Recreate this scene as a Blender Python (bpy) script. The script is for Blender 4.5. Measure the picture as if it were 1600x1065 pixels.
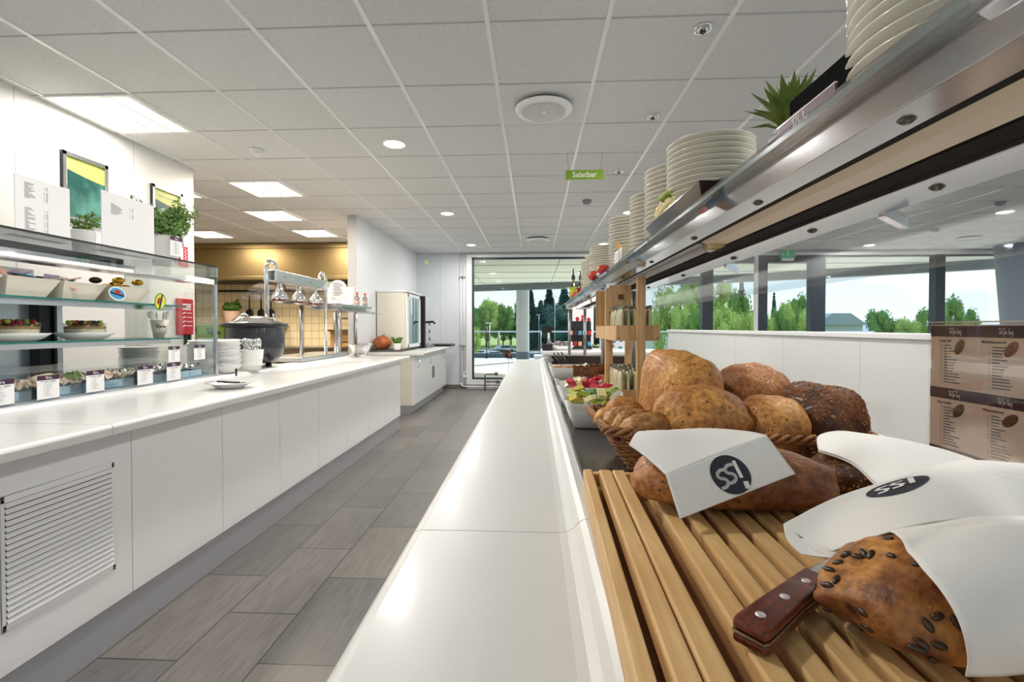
import bpy, bmesh, math, random
from mathutils import Vector, Matrix, noise
R = math.radians; PI = math.pi
for o in list(bpy.data.objects): bpy.data.objects.remove(o)
S = bpy.context.scene; C = S.collection

# ------------------------------------------------------------------ camera
cam_d = bpy.data.cameras.new('camera'); cam = bpy.data.objects.new('camera', cam_d); C.objects.link(cam)
cam.location = (0, 0, 1.27); cam.rotation_euler = (PI/2 - .016, 0, .0467)
cam_d.sensor_width = 36; cam_d.lens = 732.5/1600*36; cam_d.shift_y = -9.54/1600
cam_d.clip_start = .02; cam_d.clip_end = 2000
S.camera = cam
S.view_settings.view_transform = 'Standard'; S.view_settings.look = 'None'
S.view_settings.exposure = 0.42; S.view_settings.gamma = 1

# ------------------------------------------------------------------ sky
W = bpy.data.worlds.new('sky'); S.world = W; W.use_nodes = True
nt = W.node_tree; nt.nodes.clear()
def N(t, ty, **k):
    n = t.nodes.new(ty)
    for a, b in k.items(): setattr(n, a, b)
    return n
def L(t, a, b): t.links.new(a, b)
out = N(nt, 'ShaderNodeOutputWorld'); bg = N(nt, 'ShaderNodeBackground'); L(nt, bg.outputs[0], out.inputs[0])
tc = N(nt, 'ShaderNodeTexCoord'); sep = N(nt, 'ShaderNodeSeparateXYZ'); L(nt, tc.outputs['Generated'], sep.inputs[0])
cr = N(nt, 'ShaderNodeValToRGB'); L(nt, sep.outputs['Z'], cr.inputs[0])
cr.color_ramp.elements[0].position = 0.0; cr.color_ramp.elements[0].color = (.80, .93, .98, 1)
cr.color_ramp.elements[1].position = .6; cr.color_ramp.elements[1].color = (.25, .50, .85, 1)
e = cr.color_ramp.elements.new(.16); e.color = (.60, .82, .95, 1)
mp = N(nt, 'ShaderNodeMapping'); mp.inputs['Scale'].default_value = (5, 5, 19); L(nt, tc.outputs['Generated'], mp.inputs[0])
nz = N(nt, 'ShaderNodeTexNoise'); nz.inputs['Scale'].default_value = 1.0; nz.inputs['Detail'].default_value = 7; L(nt, mp.outputs[0], nz.inputs[0])
c2 = N(nt, 'ShaderNodeValToRGB'); L(nt, nz.outputs['Fac'], c2.inputs[0])
c2.color_ramp.elements[0].position = .5; c2.color_ramp.elements[0].color = (0, 0, 0, 1)
c2.color_ramp.elements[1].position = .68; c2.color_ramp.elements[1].color = (.9, .9, .9, 1)
mx = N(nt, 'ShaderNodeMixRGB'); L(nt, c2.outputs[0], mx.inputs[0]); L(nt, cr.outputs[0], mx.inputs[1]); mx.inputs[2].default_value = (1, 1, 1, 1)
L(nt, mx.outputs[0], bg.inputs[0]); bg.inputs[1].default_value = 1.0

sd = bpy.data.lights.new('sun', 'SUN'); sd.energy = 4.5; sd.angle = R(1); sd.color = (1, .95, .86)
so = bpy.data.objects.new('sun', sd); C.objects.link(so); so.location = (30, -5, 40)
so.rotation_euler = (Vector((-.55, -.66, -.52)).to_track_quat('-Z', 'Y')).to_euler()
LAMP_W = 21.0       # watts of one ceiling downlight
LOUVRE_W = 12.5     # watts of one louvred ceiling light

# ------------------------------------------------------------------ helpers
def col(h):
    if isinstance(h, str):
        v = [int(h[i:i+2], 16)/255 for i in (0, 2, 4)]
        return tuple((x/12.92 if x <= .04045 else ((x+.055)/1.055)**2.4) for x in v) + (1,)
    return tuple(h) + (1,)
def mat(name, c, rough=.5, metal=0, noise_s=0, c2=None, bump=0, bump_s=40, spec=None, emit=0, ramp=(.35, .65), alpha=None, coat=0, stretch=None, trans=0):
    m = bpy.data.materials.new(name); m.use_nodes = True; t = m.node_tree; b = t.nodes['Principled BSDF']
    b.inputs['Base Color'].default_value = col(c); b.inputs['Roughness'].default_value = rough; b.inputs['Metallic'].default_value = metal
    if spec is not None: b.inputs['Specular IOR Level'].default_value = spec
    if coat: b.inputs['Coat Weight'].default_value = coat; b.inputs['Coat Roughness'].default_value = .12
    if emit: b.inputs['Emission Color'].default_value = col(c); b.inputs['Emission Strength'].default_value = emit
    if trans: b.inputs['Transmission Weight'].default_value = trans
    tc = N(t, 'ShaderNodeTexCoord'); src = tc.outputs['Object']
    if stretch:
        mp = N(t, 'ShaderNodeMapping'); mp.inputs['Scale'].default_value = stretch; L(t, src, mp.inputs[0]); src = mp.outputs[0]
    if c2 is not None:
        n = N(t, 'ShaderNodeTexNoise'); n.inputs['Scale'].default_value = noise_s; n.inputs['Detail'].default_value = 6; L(t, src, n.inputs[0])
        r = N(t, 'ShaderNodeValToRGB'); L(t, n.outputs['Fac'], r.inputs[0])
        r.color_ramp.elements[0].position = ramp[0]; r.color_ramp.elements[1].position = ramp[1]
        r.color_ramp.elements[0].color = col(c); r.color_ramp.elements[1].color = col(c2); L(t, r.outputs[0], b.inputs['Base Color'])
    if bump:
        n = N(t, 'ShaderNodeTexNoise'); n.inputs['Scale'].default_value = bump_s; n.inputs['Detail'].default_value = 5; L(t, src, n.inputs[0])
        bp = N(t, 'ShaderNodeBump'); bp.inputs['Strength'].default_value = bump; bp.inputs['Distance'].default_value = .01; L(t, n.outputs['Fac'], bp.inputs['Height']); L(t, bp.outputs[0], b.inputs['Normal'])
    return m
def glassmat(name, tint=(.97, 1, .99), refl=.08, rough=.02, boost=.55):
    m = bpy.data.materials.new(name); m.use_nodes = True; t = m.node_tree; t.nodes.clear()
    o = N(t, 'ShaderNodeOutputMaterial'); mix = N(t, 'ShaderNodeMixShader'); tr = N(t, 'ShaderNodeBsdfTransparent'); gl = N(t, 'ShaderNodeBsdfGlossy')
    tr.inputs[0].default_value = tint + (1,); gl.inputs['Roughness'].default_value = rough
    lw = N(t, 'ShaderNodeLayerWeight'); lw.inputs[0].default_value = .35
    ml = N(t, 'ShaderNodeMath', operation='MULTIPLY_ADD'); ml.inputs[1].default_value = boost; ml.inputs[2].default_value = refl
    L(t, lw.outputs['Fresnel'], ml.inputs[0]); ml.use_clamp = True
    L(t, ml.outputs[0], mix.inputs[0]); L(t, tr.outputs[0], mix.inputs[1]); L(t, gl.outputs[0], mix.inputs[2]); L(t, mix.outputs[0], o.inputs[0])
    return m
def seams(m, axis, lines=None, period=None, off=0, w=.0025, dark=.35):
    """thin joint lines at given positions (world = object coordinates of meshes built in place)"""
    t = m.node_tree; b = t.nodes['Principled BSDF']
    tc = N(t, 'ShaderNodeTexCoord'); sp = N(t, 'ShaderNodeSeparateXYZ'); L(t, tc.outputs['Object'], sp.inputs[0]); v = sp.outputs[axis]
    def ma(op, a, bb):
        n = N(t, 'ShaderNodeMath', operation=op)
        for i, q in enumerate((a, bb)):
            if isinstance(q, (int, float)): n.inputs[i].default_value = q
            elif q is not None: L(t, q, n.inputs[i])
        return n.outputs[0]
    if period:
        s = ma('SUBTRACT', v, off); s = ma('DIVIDE', s, period); f = ma('ROUND', s, None); d = ma('ABSOLUTE', ma('SUBTRACT', s, f), None); k = ma('LESS_THAN', d, w/period)
    else:
        k = None
        for x in lines:
            q = ma('LESS_THAN', ma('ABSOLUTE', ma('SUBTRACT', v, x), None), w); k = q if k is None else ma('MAXIMUM', k, q)
    mx = N(t, 'ShaderNodeMixRGB'); L(t, k, mx.inputs[0])
    base = b.inputs['Base Color']
    if base.is_linked: L(t, base.links[0].from_socket, mx.inputs[1])
    else: mx.inputs[1].default_value = base.default_value
    c = base.default_value; mx.inputs[2].default_value = (c[0]*dark, c[1]*dark, c[2]*dark, 1)
    L(t, mx.outputs[0], base); return m

class MB:
    def __init__(s): s.v = []; s.f = []; s.mi = []; s.sm = []
    def add(s, vs, fs, mi=0, smooth=False):
        k = len(s.v); s.v += [tuple(x) for x in vs]
        for f in fs: s.f.append([k+i for i in f]); s.mi.append(mi); s.sm.append(smooth)
        return s
    def box(s, x0, x1, y0, y1, z0, z1, mi=0, M=None):
        vs = [Vector((x, y, z)) for x in (x0, x1) for y in (y0, y1) for z in (z0, z1)]
        if M is not None: vs = [M @ v for v in vs]
        return s.add(vs, [(0, 1, 3, 2), (4, 6, 7, 5), (0, 4, 5, 1), (2, 3, 7, 6), (0, 2, 6, 4), (1, 5, 7, 3)], mi)
    def lathe(s, prof, c=(0, 0, 0), n=32, mi=0, M=None, sx=1, sy=1, smooth=True):
        vs = []; fs = []; m = len(prof)
        for i in range(n):
            a = 2*PI*i/n
            for r, z in prof:
                p = Vector((r*math.cos(a)*sx, r*math.sin(a)*sy, z))
                if M is not None: p = M @ p
                vs.append(p + Vector(c))
        for i in range(n):
            j = (i+1) % n
            for k in range(m-1): fs.append((i*m+k, j*m+k, j*m+k+1, i*m+k+1))
        return s.add(vs, fs, mi, smooth)
    def tube(s, pts, r, n=10, mi=0, caps=True, r2=None):
        pts = [Vector(p) for p in pts]; k0 = len(s.v); m = len(pts); vs = []; up = None
        for i, p in enumerate(pts):
            d = (pts[min(i+1, m-1)] - pts[max(i-1, 0)]).normalized()
            if up is None:
                up = Vector((0, 0, 1)) if abs(d.z) < .9 else Vector((1, 0, 0))
            a = d.cross(up).normalized(); b = a.cross(d).normalized(); up = b
            rr = r if r2 is None else r + (r2-r)*i/(m-1)
            if isinstance(r, (list, tuple)): rr = r[i]
            for j in range(n):
                t = 2*PI*j/n; vs.append(p + a*math.cos(t)*rr + b*math.sin(t)*rr)
        fs = [(i*n+j, i*n+(j+1) % n, (i+1)*n+(j+1) % n, (i+1)*n+j) for i in range(m-1) for j in range(n)]
        s.add(vs, fs, mi, True)
        if caps: s.f += [[k0+j for j in reversed(range(n))], [k0+(m-1)*n+j for j in range(n)]]; s.mi += [mi, mi]; s.sm += [False, False]
        return s
    def prism(s, poly, y0, y1, mi=0, axis='y', smooth=False):
        n = len(poly)
        def P(a, b, t): return {'y': (a, t, b), 'x': (t, a, b), 'z': (a, b, t)}[axis]
        vs = [P(a, b, y0) for a, b in poly] + [P(a, b, y1) for a, b in poly]
        s.add(vs, [(i, (i+1) % n, n+(i+1) % n, n+i) for i in range(n)], mi, smooth)
        s.add(vs, [tuple(range(n)), tuple(reversed(range(n, 2*n)))], mi)
        return s
    def grid(s, fn, nu, nv, mi=0, smooth=True):
        vs = [fn(i/nu, j/nv) for i in range(nu+1) for j in range(nv+1)]
        fs = [(i*(nv+1)+j, (i+1)*(nv+1)+j, (i+1)*(nv+1)+j+1, i*(nv+1)+j+1) for i in range(nu) for j in range(nv)]
        return s.add(vs, fs, mi, smooth)
    def sphere(s, c, rx, ry=None, rz=None, n=16, m=10, mi=0, M=None):
        ry = ry or rx; rz = rz or rx
        def fn(u, v):
            a = 2*PI*u; b = PI*(v-.5); p = Vector((rx*math.cos(b)*math.cos(a), ry*math.cos(b)*math.sin(a), rz*math.sin(b)))
            if M is not None: p = M @ p
            return p + Vector(c)
        return s.grid(fn, n, m, mi)
    def mesh(s, name, mats):
        me = bpy.data.meshes.new(name); me.from_pydata([tuple(v) for v in s.v], [], s.f)
        for m in (mats if isinstance(mats, (list, tuple)) else [mats]): me.materials.append(m)
        me.polygons.foreach_set('material_index', s.mi); me.polygons.foreach_set('use_smooth', s.sm)
        bm = bmesh.new(); bm.from_mesh(me); bmesh.ops.remove_doubles(bm, verts=bm.verts, dist=1e-6); bmesh.ops.recalc_face_normals(bm, faces=bm.faces); bm.to_mesh(me); bm.free()
        me.update(); return me
    def build(s, name, mats, parent=None, loc=(0, 0, 0), rz=0, bevel=0, seg=2, label=None):
        o = bpy.data.objects.new(name, s.mesh(name, mats)); C.objects.link(o)
        if parent: o.parent = parent
        o.location = loc; o.rotation_euler = (0, 0, rz)
        if bevel:
            b = o.modifiers.new('bevel', 'BEVEL'); b.width = bevel; b.segments = seg; b.limit_method = 'ANGLE'; b.angle_limit = R(40)
        if label: o['label'] = label
        return o
def tag(o, label, cat, group=None, kind=None):
    if label: o['label'] = label
    if cat: o['category'] = cat
    if group: o['group'] = group
    if kind: o['kind'] = kind
    return o
def thing(name, label, cat, loc=(0, 0, 0), rz=0, group=None):
    o = bpy.data.objects.new(name, None); o.empty_display_size = .05; C.objects.link(o); o.location = loc; o.rotation_euler = (0, 0, rz)
    return tag(o, label, cat, group)
def struct(name, mb, m, parent=None, **k):
    o = mb.build(name, m, parent, **k); o['kind'] = 'structure'; return o
def dup(o, loc=None, rz=None, label=None, group=None, parent=None):
    c = o.copy(); C.objects.link(c)
    if parent: c.parent = parent
    for ch in list(o.children): dup(ch, parent=c)
    if loc is not None: c.location = loc
    if rz is not None: c.rotation_euler = (0, 0, rz) if not isinstance(rz, (tuple, list)) else rz
    if label: c['label'] = label
    if group: c['group'] = group
    return c
_font = {}
def text_mesh(txt, size, m, parent, Mx, name='lettering', shear=0, depth=.0004, bold=0, sx=1):
    cu = bpy.data.curves.new(name, 'FONT'); cu.body = txt; cu.size = size; cu.shear = shear; cu.extrude = depth; cu.offset = bold; cu.align_x = 'CENTER'; cu.align_y = 'CENTER'
    o = bpy.data.objects.new(name, cu); me = bpy.data.meshes.new_from_object(o); bpy.data.objects.remove(o); bpy.data.curves.remove(cu)
    me.transform(Mx @ Matrix.Diagonal((sx, 1, 1, 1))); me.name = name; me.materials.clear(); me.materials.append(m)
    q = bpy.data.objects.new(name, me); C.objects.link(q); q.parent = parent; return q
def basis(o, x, z):
    """matrix: local x along x, local z (normal) along z, origin o"""
    x = Vector(x).normalized(); z = Vector(z).normalized(); y = z.cross(x)
    return Matrix(((x.x, y.x, z.x, o[0]), (x.y, y.y, z.y, o[1]), (x.z, y.z, z.z, o[2]), (0, 0, 0, 1)))
SCRIPT = [[(0, .88), (.2, .98), (.75, .95)], [(.42, .97), (.35, .5), (.28, .02)], [(.62, .5), (.56, .1), (.66, .02)], [(1.02, .42), (.82, .42), (.76, .1), (.9, .03), (1.02, .3), (1.12, 1.05)], [(1.03, .3), (1.06, 0)],
          [(1.78, .9), (1.66, 1.0), (1.55, .5), (1.42, -.35), (1.5, -.3), (1.58, .2), (1.75, .42)], [(1.95, .42), (1.82, .35), (1.8, .08), (1.92, .02), (2.02, .25), (1.95, .42)], [(2.12, .45), (2.12, .0), (2.2, .36), (2.32, .42)],
          [(2.85, .95), (2.72, .5), (2.7, .04), (2.8, .04)], [(2.9, .42), (2.88, .06), (3.0, .03), (3.08, .42), (3.08, 0)], [(3.2, .42), (3.2, 0), (3.3, .38), (3.4, .36), (3.4, 0)], [(3.68, .4), (3.56, .34), (3.66, .18), (3.6, 0), (3.48, .02)],
          [(3.85, .45), (3.86, 0), (3.78, -.38), (3.66, -.3)]]
def ribbon(mb, pts, w, fn, mi=0):
    for (a, b) in zip(pts[:-1], pts[1:]):
        d = Vector((b[0]-a[0], b[1]-a[1])); 
        if d.length < 1e-9: continue
        d.normalize(); n = Vector((-d.y, d.x))*w/2; e2 = d*w*.25
        q = [(a[0]-e2.x+n.x, a[1]-e2.y+n.y), (a[0]-e2.x-n.x, a[1]-e2.y-n.y), (b[0]+e2.x-n.x, b[1]+e2.y-n.y), (b[0]+e2.x+n.x, b[1]+e2.y+n.y)]
        mb.add([fn(*p) for p in q], [(0, 1, 2, 3)], mi)
def script_text(mb, size, w, Mx, mi=0):
    """'Tid for lunsj' in a loose hand, centred on the origin of Mx"""
    for st in SCRIPT: ribbon(mb, [((x-1.95)*size*.62, (y-.4)*size) for x, y in st], w, lambda x, y: Mx @ Vector((x, y, .0004)), mi)

ORD = ['topmost', 'second', 'third', 'fourth', 'fifth', 'sixth', 'seventh', 'eighth', 'ninth', 'tenth', 'eleventh', 'twelfth', 'thirteenth', 'fourteenth', 'fifteenth', 'sixteenth', 'seventeenth', 'eighteenth']
# ------------------------------------------------------------------ materials
m_ceil = mat('ceiling_tile', 'dfdfde', .95, noise_s=60, c2='d6d6d5')
m_grid = mat('ceiling_bar', 'f4f4f4', .22)
m_gridx = mat('ceiling_bar_dull', 'b9b9b8', .6)
m_wall = mat('white_wall_panel', 'dedede', .45)
m_white = mat('white_laminate', 'e4e4e4', .35)
m_worktop = mat('white_solid_surface', 'dddcd9', .33, noise_s=500, c2='dededb', coat=.2)
m_plinth = mat('grey_plinth', '9b9ba0', .45)
m_steel = mat('brushed_steel', 'b9b9bb', .28, 1, bump=.03, bump_s=6, stretch=(80, 2, 80))
m_alu = mat('satin_aluminium', 'd2d3d6', .22, 1)
m_chrome = mat('chrome', 'e2e2e4', .07, 1)
m_darksteel = mat('dark_well_steel', '6e6a69', .2, .75)
m_black = mat('black_plastic', '141316', .35)
m_blackmetal = mat('black_metal', '1a1a1e', .4, .2)
m_glass = glassmat('clear_glass')
m_winglass = glassmat('window_glass', (.98, 1, 1), .0, boost=.12)
m_gedge = mat('green_glass_edge', '1f6b61', .1)
m_acryl = glassmat('clear_acrylic', (.99, .99, .99), .02, boost=.12)
m_porc = mat('cream_porcelain', 'd9d3c4', .18, coat=.4)
m_porcw = mat('white_porcelain', 'ecebe8', .18, coat=.4)
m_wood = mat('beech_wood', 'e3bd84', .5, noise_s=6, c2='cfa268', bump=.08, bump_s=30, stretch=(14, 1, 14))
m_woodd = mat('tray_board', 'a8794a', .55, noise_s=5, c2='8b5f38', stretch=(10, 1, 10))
m_oak = mat('oak_wood', 'dcb482', .5, noise_s=5, c2='c39861', bump=.05, bump_s=30, stretch=(12, 12, 1))
m_wicker = mat('wicker', 'a97442', .55, noise_s=25, c2='7a4a25')
m_red = mat('red_print', 'b5192b', .4)
m_purple = mat('dark_purple_print', '3c1636', .35)
m_paperw = mat('white_card', 'eeecec', .5)
m_ink = mat('black_ink', '2a2a30', .6)
m_inkg = mat('grey_ink', '6d6a6e', .6)
m_leaf = mat('green_leaf', '3f6b1d', .5, noise_s=20, c2='6d9a35')
m_herb = mat('herb_leaf', '48752f', .5, noise_s=30, c2='85a355')
m_frame = mat('dark_window_frame', '23303a', .4)
m_lightpanel = mat('lit_diffuser', 'fff4e0', .5, emit=2.2)
m_napkin = mat('napkin_paper', 'eae8e4', .8, bump=.12, bump_s=150)
m_logo = mat('napkin_print', '2b2d38', .7)

# ------------------------------------------------------------------ setting
X_L = -3.3; Y_END = 9.6; CE = 2.797
# floor: 31 x 61 cm tiles in running bond
def floor_mat():
    m = mat('floor_tile', '85827f', .34); t = m.node_tree; b = t.nodes['Principled BSDF']
    tc = N(t, 'ShaderNodeTexCoord'); sp = N(t, 'ShaderNodeSeparateXYZ'); L(t, tc.outputs['Object'], sp.inputs[0])
    ad = N(t, 'ShaderNodeMath', operation='ADD'); ad.inputs[1].default_value = -1.706 + 0.61*20; L(t, sp.outputs['Y'], ad.inputs[0])
    ax = N(t, 'ShaderNodeMath', operation='ADD'); ax.inputs[1].default_value = 1.044 + .3145*41; L(t, sp.outputs['X'], ax.inputs[0])
    cm = N(t, 'ShaderNodeCombineXYZ'); L(t, ad.outputs[0], cm.inputs[0]); L(t, ax.outputs[0], cm.inputs[1])
    br = N(t, 'ShaderNodeTexBrick'); L(t, cm.outputs[0], br.inputs[0])
    br.offset = .5; br.inputs['Scale'].default_value = 1; br.inputs['Brick Width'].default_value = .61; br.inputs['Row Height'].default_value = .3145
    br.inputs['Mortar Size'].default_value = .0022; br.inputs['Mortar Smooth'].default_value = 0; br.inputs['Bias'].default_value = 0
    br.inputs['Color1'].default_value = col('807b75'); br.inputs['Color2'].default_value = col('6c6a68'); br.inputs['Mortar'].default_value = col('1b1a1a')
    mp = N(t, 'ShaderNodeMapping'); mp.inputs['Scale'].default_value = (45, 6, 1); L(t, tc.outputs['Object'], mp.inputs[0])
    nz = N(t, 'ShaderNodeTexNoise'); nz.inputs['Scale'].default_value = 1; nz.inputs['Detail'].default_value = 8; L(t, mp.outputs[0], nz.inputs[0])
    rr = N(t, 'ShaderNodeValToRGB'); L(t, nz.outputs['Fac'], rr.inputs[0]); rr.color_ramp.elements[0].position = .3; rr.color_ramp.elements[0].color = (.78, .77, .76, 1); rr.color_ramp.elements[1].position = .72; rr.color_ramp.elements[1].color = (1.15, 1.15, 1.15, 1)
    mx = N(t, 'ShaderNodeMixRGB'); mx.blend_type = 'MULTIPLY'; mx.inputs[0].default_value = 1; L(t, br.outputs['Color'], mx.inputs[1]); L(t, rr.outputs[0], mx.inputs[2]); L(t, mx.outputs[0], b.inputs['Base Color'])
    rg = N(t, 'ShaderNodeMath', operation='MULTIPLY_ADD'); rg.inputs[1].default_value = .25; rg.inputs[2].default_value = .24; L(t, nz.outputs['Fac'], rg.inputs[0]); L(t, rg.outputs[0], b.inputs['Roughness'])
    return m
struct('floor', MB().box(-7.6, 10.6, -4.2, 9.75, -.1, 0), floor_mat())
struct('ceiling', MB().box(-7.6, 10.6, -4.2, 9.75, CE, CE+.1), m_ceil)
gx = MB(); 
for c in range(-12, 19):
    x = -.233 + .6*c
    gx.box(x-.012, x+.012, -4.1, Y_END, CE-.005, CE+.001)
struct('trim_1', gx, m_grid)
gy = MB()
for r in range(-11, 13):
    y = 2.36 + .6*r; gy.box(-7.6, 10.5, y-.005, y+.005, CE-.003, CE+.001)
struct('trim_2', gy, m_gridx)
wl = seams(mat('left_wall_panel', 'e0dedb', .4), 1, period=.892, off=2.85, dark=.5)
struct('wall_left', MB().box(X_L-.16, X_L, -4.1, 4.42, 0, CE), wl)
ws = seams(mat('side_wall_panel', 'dcdee0', .4), 1, period=.61, off=6.3, dark=.62)
struct('wall_side', MB().box(-2.54, -2.42, 6.3, Y_END+.1, 0, CE), [ws])
m_warm = mat('kitchen_wall', 'd6c7a8', .6)
struct('wall_kitchen_left', MB().box(-7.6, -7.5, -4.1, 9.3, 0, CE), m_warm)
def tile_mat():
    m = mat('kitchen_tiles', 'e3d3ad', .25); t = m.node_tree; b = t.nodes['Principled BSDF']
    tc = N(t, 'ShaderNodeTexCoord'); sp = N(t, 'ShaderNodeSeparateXYZ'); L(t, tc.outputs['Object'], sp.inputs[0]); cm = N(t, 'ShaderNodeCombineXYZ')
    ad = N(t, 'ShaderNodeMath', operation='ADD'); ad.inputs[1].default_value = 10; L(t, sp.outputs['X'], ad.inputs[0]); L(t, ad.outputs[0], cm.inputs[0]); L(t, sp.outputs['Z'], cm.inputs[1])
    br = N(t, 'ShaderNodeTexBrick'); br.offset = 0; L(t, cm.outputs[0], br.inputs[0]); br.inputs['Scale'].default_value = 1; br.inputs['Brick Width'].default_value = .15; br.inputs['Row Height'].default_value = .15; br.inputs['Mortar Size'].default_value = .004
    br.inputs['Color1'].default_value = col('e6d7b2'); br.inputs['Color2'].default_value = col('dccba4'); br.inputs['Mortar'].default_value = col('9a8a68'); L(t, br.outputs['Color'], b.inputs['Base Color']); return m
struct('wall_kitchen_back', MB().box(-7.6, -2.54, 9.2, 9.3, 0, CE), tile_mat())
we = seams(mat('end_wall_panel', 'cfd3d7', .4), 0, lines=[-1.93, -1.5], dark=.5)
struct('wall_end', MB().box(-2.42, -1.38, Y_END, 9.75, 0, CE), we)
struct('wall_end_lintel', MB().box(-1.38, 10.5, Y_END, 9.75, 2.70, CE), m_wall)
struct('wall_end_sill', MB().box(-1.38, 10.5, Y_END, 9.75, 0, .199), m_wall)
struct('wall_right', MB().box(10.5, 10.6, -4.1, 9.75, 0, .6).box(10.5, 10.6, -4.1, 9.75, 2.6, CE).box(10.5, 10.6, 9.4, 9.75, .6, 2.6).box(10.5, 10.6, 6, 6.2, .6, 2.6).box(10.5, 10.6, 2.4, 2.6, .6, 2.6).box(10.5, 10.6, -1.2, -1, .6, 2.6), m_wall)
struct('wall_back', MB().box(-7.6, 10.6, -4.2, -4.1, 0, .7).box(-7.6, 10.6, -4.2, -4.1, 2.5, CE).box(-7.6, -3, -4.2, -4.1, .7, 2.5).box(0, .3, -4.2, -4.1, .7, 2.5).box(4, 4.3, -4.2, -4.1, .7, 2.5).box(8, 10.6, -4.2, -4.1, .7, 2.5), m_wall)
# end windows
wf = MB(); wf.box(-1.38, -1.27, 9.55, 9.598, .1, 2.76).box(-1.27, 10.49, 9.55, 9.598, 2.70, 2.76).box(-1.27, 10.49, 9.55, 9.598, .1, .2)
w = struct('window_1', wf, m_white)
struct('wall_end_jamb', MB().box(-1.38, -1.271, Y_END, 9.75, .2, 2.699), m_wall)
fr = MB(); fr.box(-1.27, -1.235, 9.6, 9.68, .2, 2.7).box(-1.27, 10.5, 9.6, 9.68, 2.665, 2.7).box(-1.27, 10.5, 9.6, 9.68, .2, .235)
for a, b in ((1.09, 1.15), (3.37, 3.58), (4.44, 4.64), (5.48, 5.76), (7.85, 8.03)): fr.box(a, b, 9.56, 9.72, .2, 2.7)
fr.box(3.37, 5.76, 9.57, 9.70, 2.56, 2.7)
struct('window_frame', fr, m_frame, w)
struct('window_pane', MB().box(-1.25, 10.5, 9.64, 9.646, .2, 2.7), m_winglass, w)
struct('trim_3', MB().box(4.30, 4.36, 9.35, 9.41, 0, 2.72), m_white)   # slim white post in front of the dark window post
struct('baseboard_end', MB().box(-2.42, -1.38, 9.585, 9.60, 0, .09), mat('grey_skirting', '6b625c', .5))
# low partition on the right
pm = seams(mat('partition_panel', 'd8d8d6', .45), 1, period=1.176, off=3.94, dark=.6)
struct('wall_partition', MB().box(2.65, 2.78, -.6, 9.4, 0, 1.185), pm)
struct('trim_4', MB().box(2.62, 2.82, -.6, 9.4, 1.185, 1.228), m_white, bevel=.006)
# round leaning column on the right
cm_ = MB(); cm_.lathe([(.31, 0), (.31, 2.8)], n=40, M=Matrix(((1, 0, -.10, 0), (0, 1, 0, 0), (0, 0, 1, 0), (0, 0, 0, 1))))
tag(cm_.build('leaning_column', mat('blue_grey_column', '7f8a98', .45), loc=(9.18, 9.1, 0)), 'thick grey blue leaning column before the right hand windows', 'column')
# ------------------------------------------------------------------ ceiling fixtures
def louvre(x, y, label):
    t = thing('louvre_light', label, 'ceiling light', (x, y, CE), 0, 'square louvred ceiling lights')
    f = MB(); 
    for a in (-1, 1): f.box(min(a*.297, a*.262), max(a*.297, a*.262), -.297, .297, -.014, 0); f.box(-.262, .262, min(a*.297, a*.27), max(a*.297, a*.27), -.014, 0)
    f.build('light_frame', m_grid, t)
    MB().box(-.262, .262, -.27, .27, -.006, -.001).build('diffuser', m_lightpanel, t)
    for k in range(3): MB().box(-.135+k*.135-.008, -.135+k*.135+.008, -.27, .27, -.013, -.0062).build('louvre_divider', m_grid, t)
    ld = bpy.data.lights.new('louvre_lamp', 'AREA'); ld.shape = 'SQUARE'; ld.size = .5; ld.energy = LOUVRE_W*(2.6 if (x < -3.2 or y > 4) else 1); ld.color = (1, .86, .68) if x < -3.2 or y > 4 else (1, .95, .88)
    lo = bpy.data.objects.new('lamp', ld); C.objects.link(lo); lo.parent = t; lo.location = (0, 0, -.02)
    return t
louvre(-2.933, 3.26, 'large bright louvred square light close to the left wall, nearest the camera')
louvre(-2.933, 5.06, 'bright square ceiling light just past the end of the left wall')
louvre(-3.533, 6.26, 'bright square ceiling light over the kitchen, third from the camera')
louvre(-3.533, 7.46, 'bright square ceiling light nearest the kitchen pillar and hood')
louvre(-5.333, 7.46, 'small looking square light deep in the kitchen by the hood, low left')
louvre(-4.133, 5.06, 'square kitchen light half hidden behind the end of the left wall')
for x, y in ((-2.933, -1.54), (1.867, -1.54), (4.867, -1.54), (7.267, -1.54)):  # unseen lights added behind the camera for general fill
    louvre(x, y, 'unseen square ceiling light added behind the camera as fill')
def downlight(x, y, label, big=True):
    t = thing('downlight', label, 'ceiling light', (x, y, CE), 0, 'round recessed ceiling downlights')
    MB().lathe([(.085, -.001), (.105, -.001), (.105, -.008), (.098, -.013), (.085, -.010)], n=32).build('trim_ring', m_grid, t)
    MB().lathe([(0, -.004), (.085, -.006)], n=32).build('reflector', mat('downlight_glow', 'fff0cf', .3, emit=2.4), t)
    for s in (-1, 1): MB().tube([(s*.022, -.045, -.012), (s*.022, .045, -.012)], .011, 8).build('bulb', m_lightpanel, t)
    ld = bpy.data.lights.new('downlight_lamp', 'AREA'); ld.shape = 'DISK'; ld.size = .19; ld.energy = LAMP_W; ld.color = (1, .97, .93)
    lo = bpy.data.objects.new('lamp', ld); C.objects.link(lo); lo.parent = t; lo.location = (0, 0, -.03)
    return t
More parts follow.
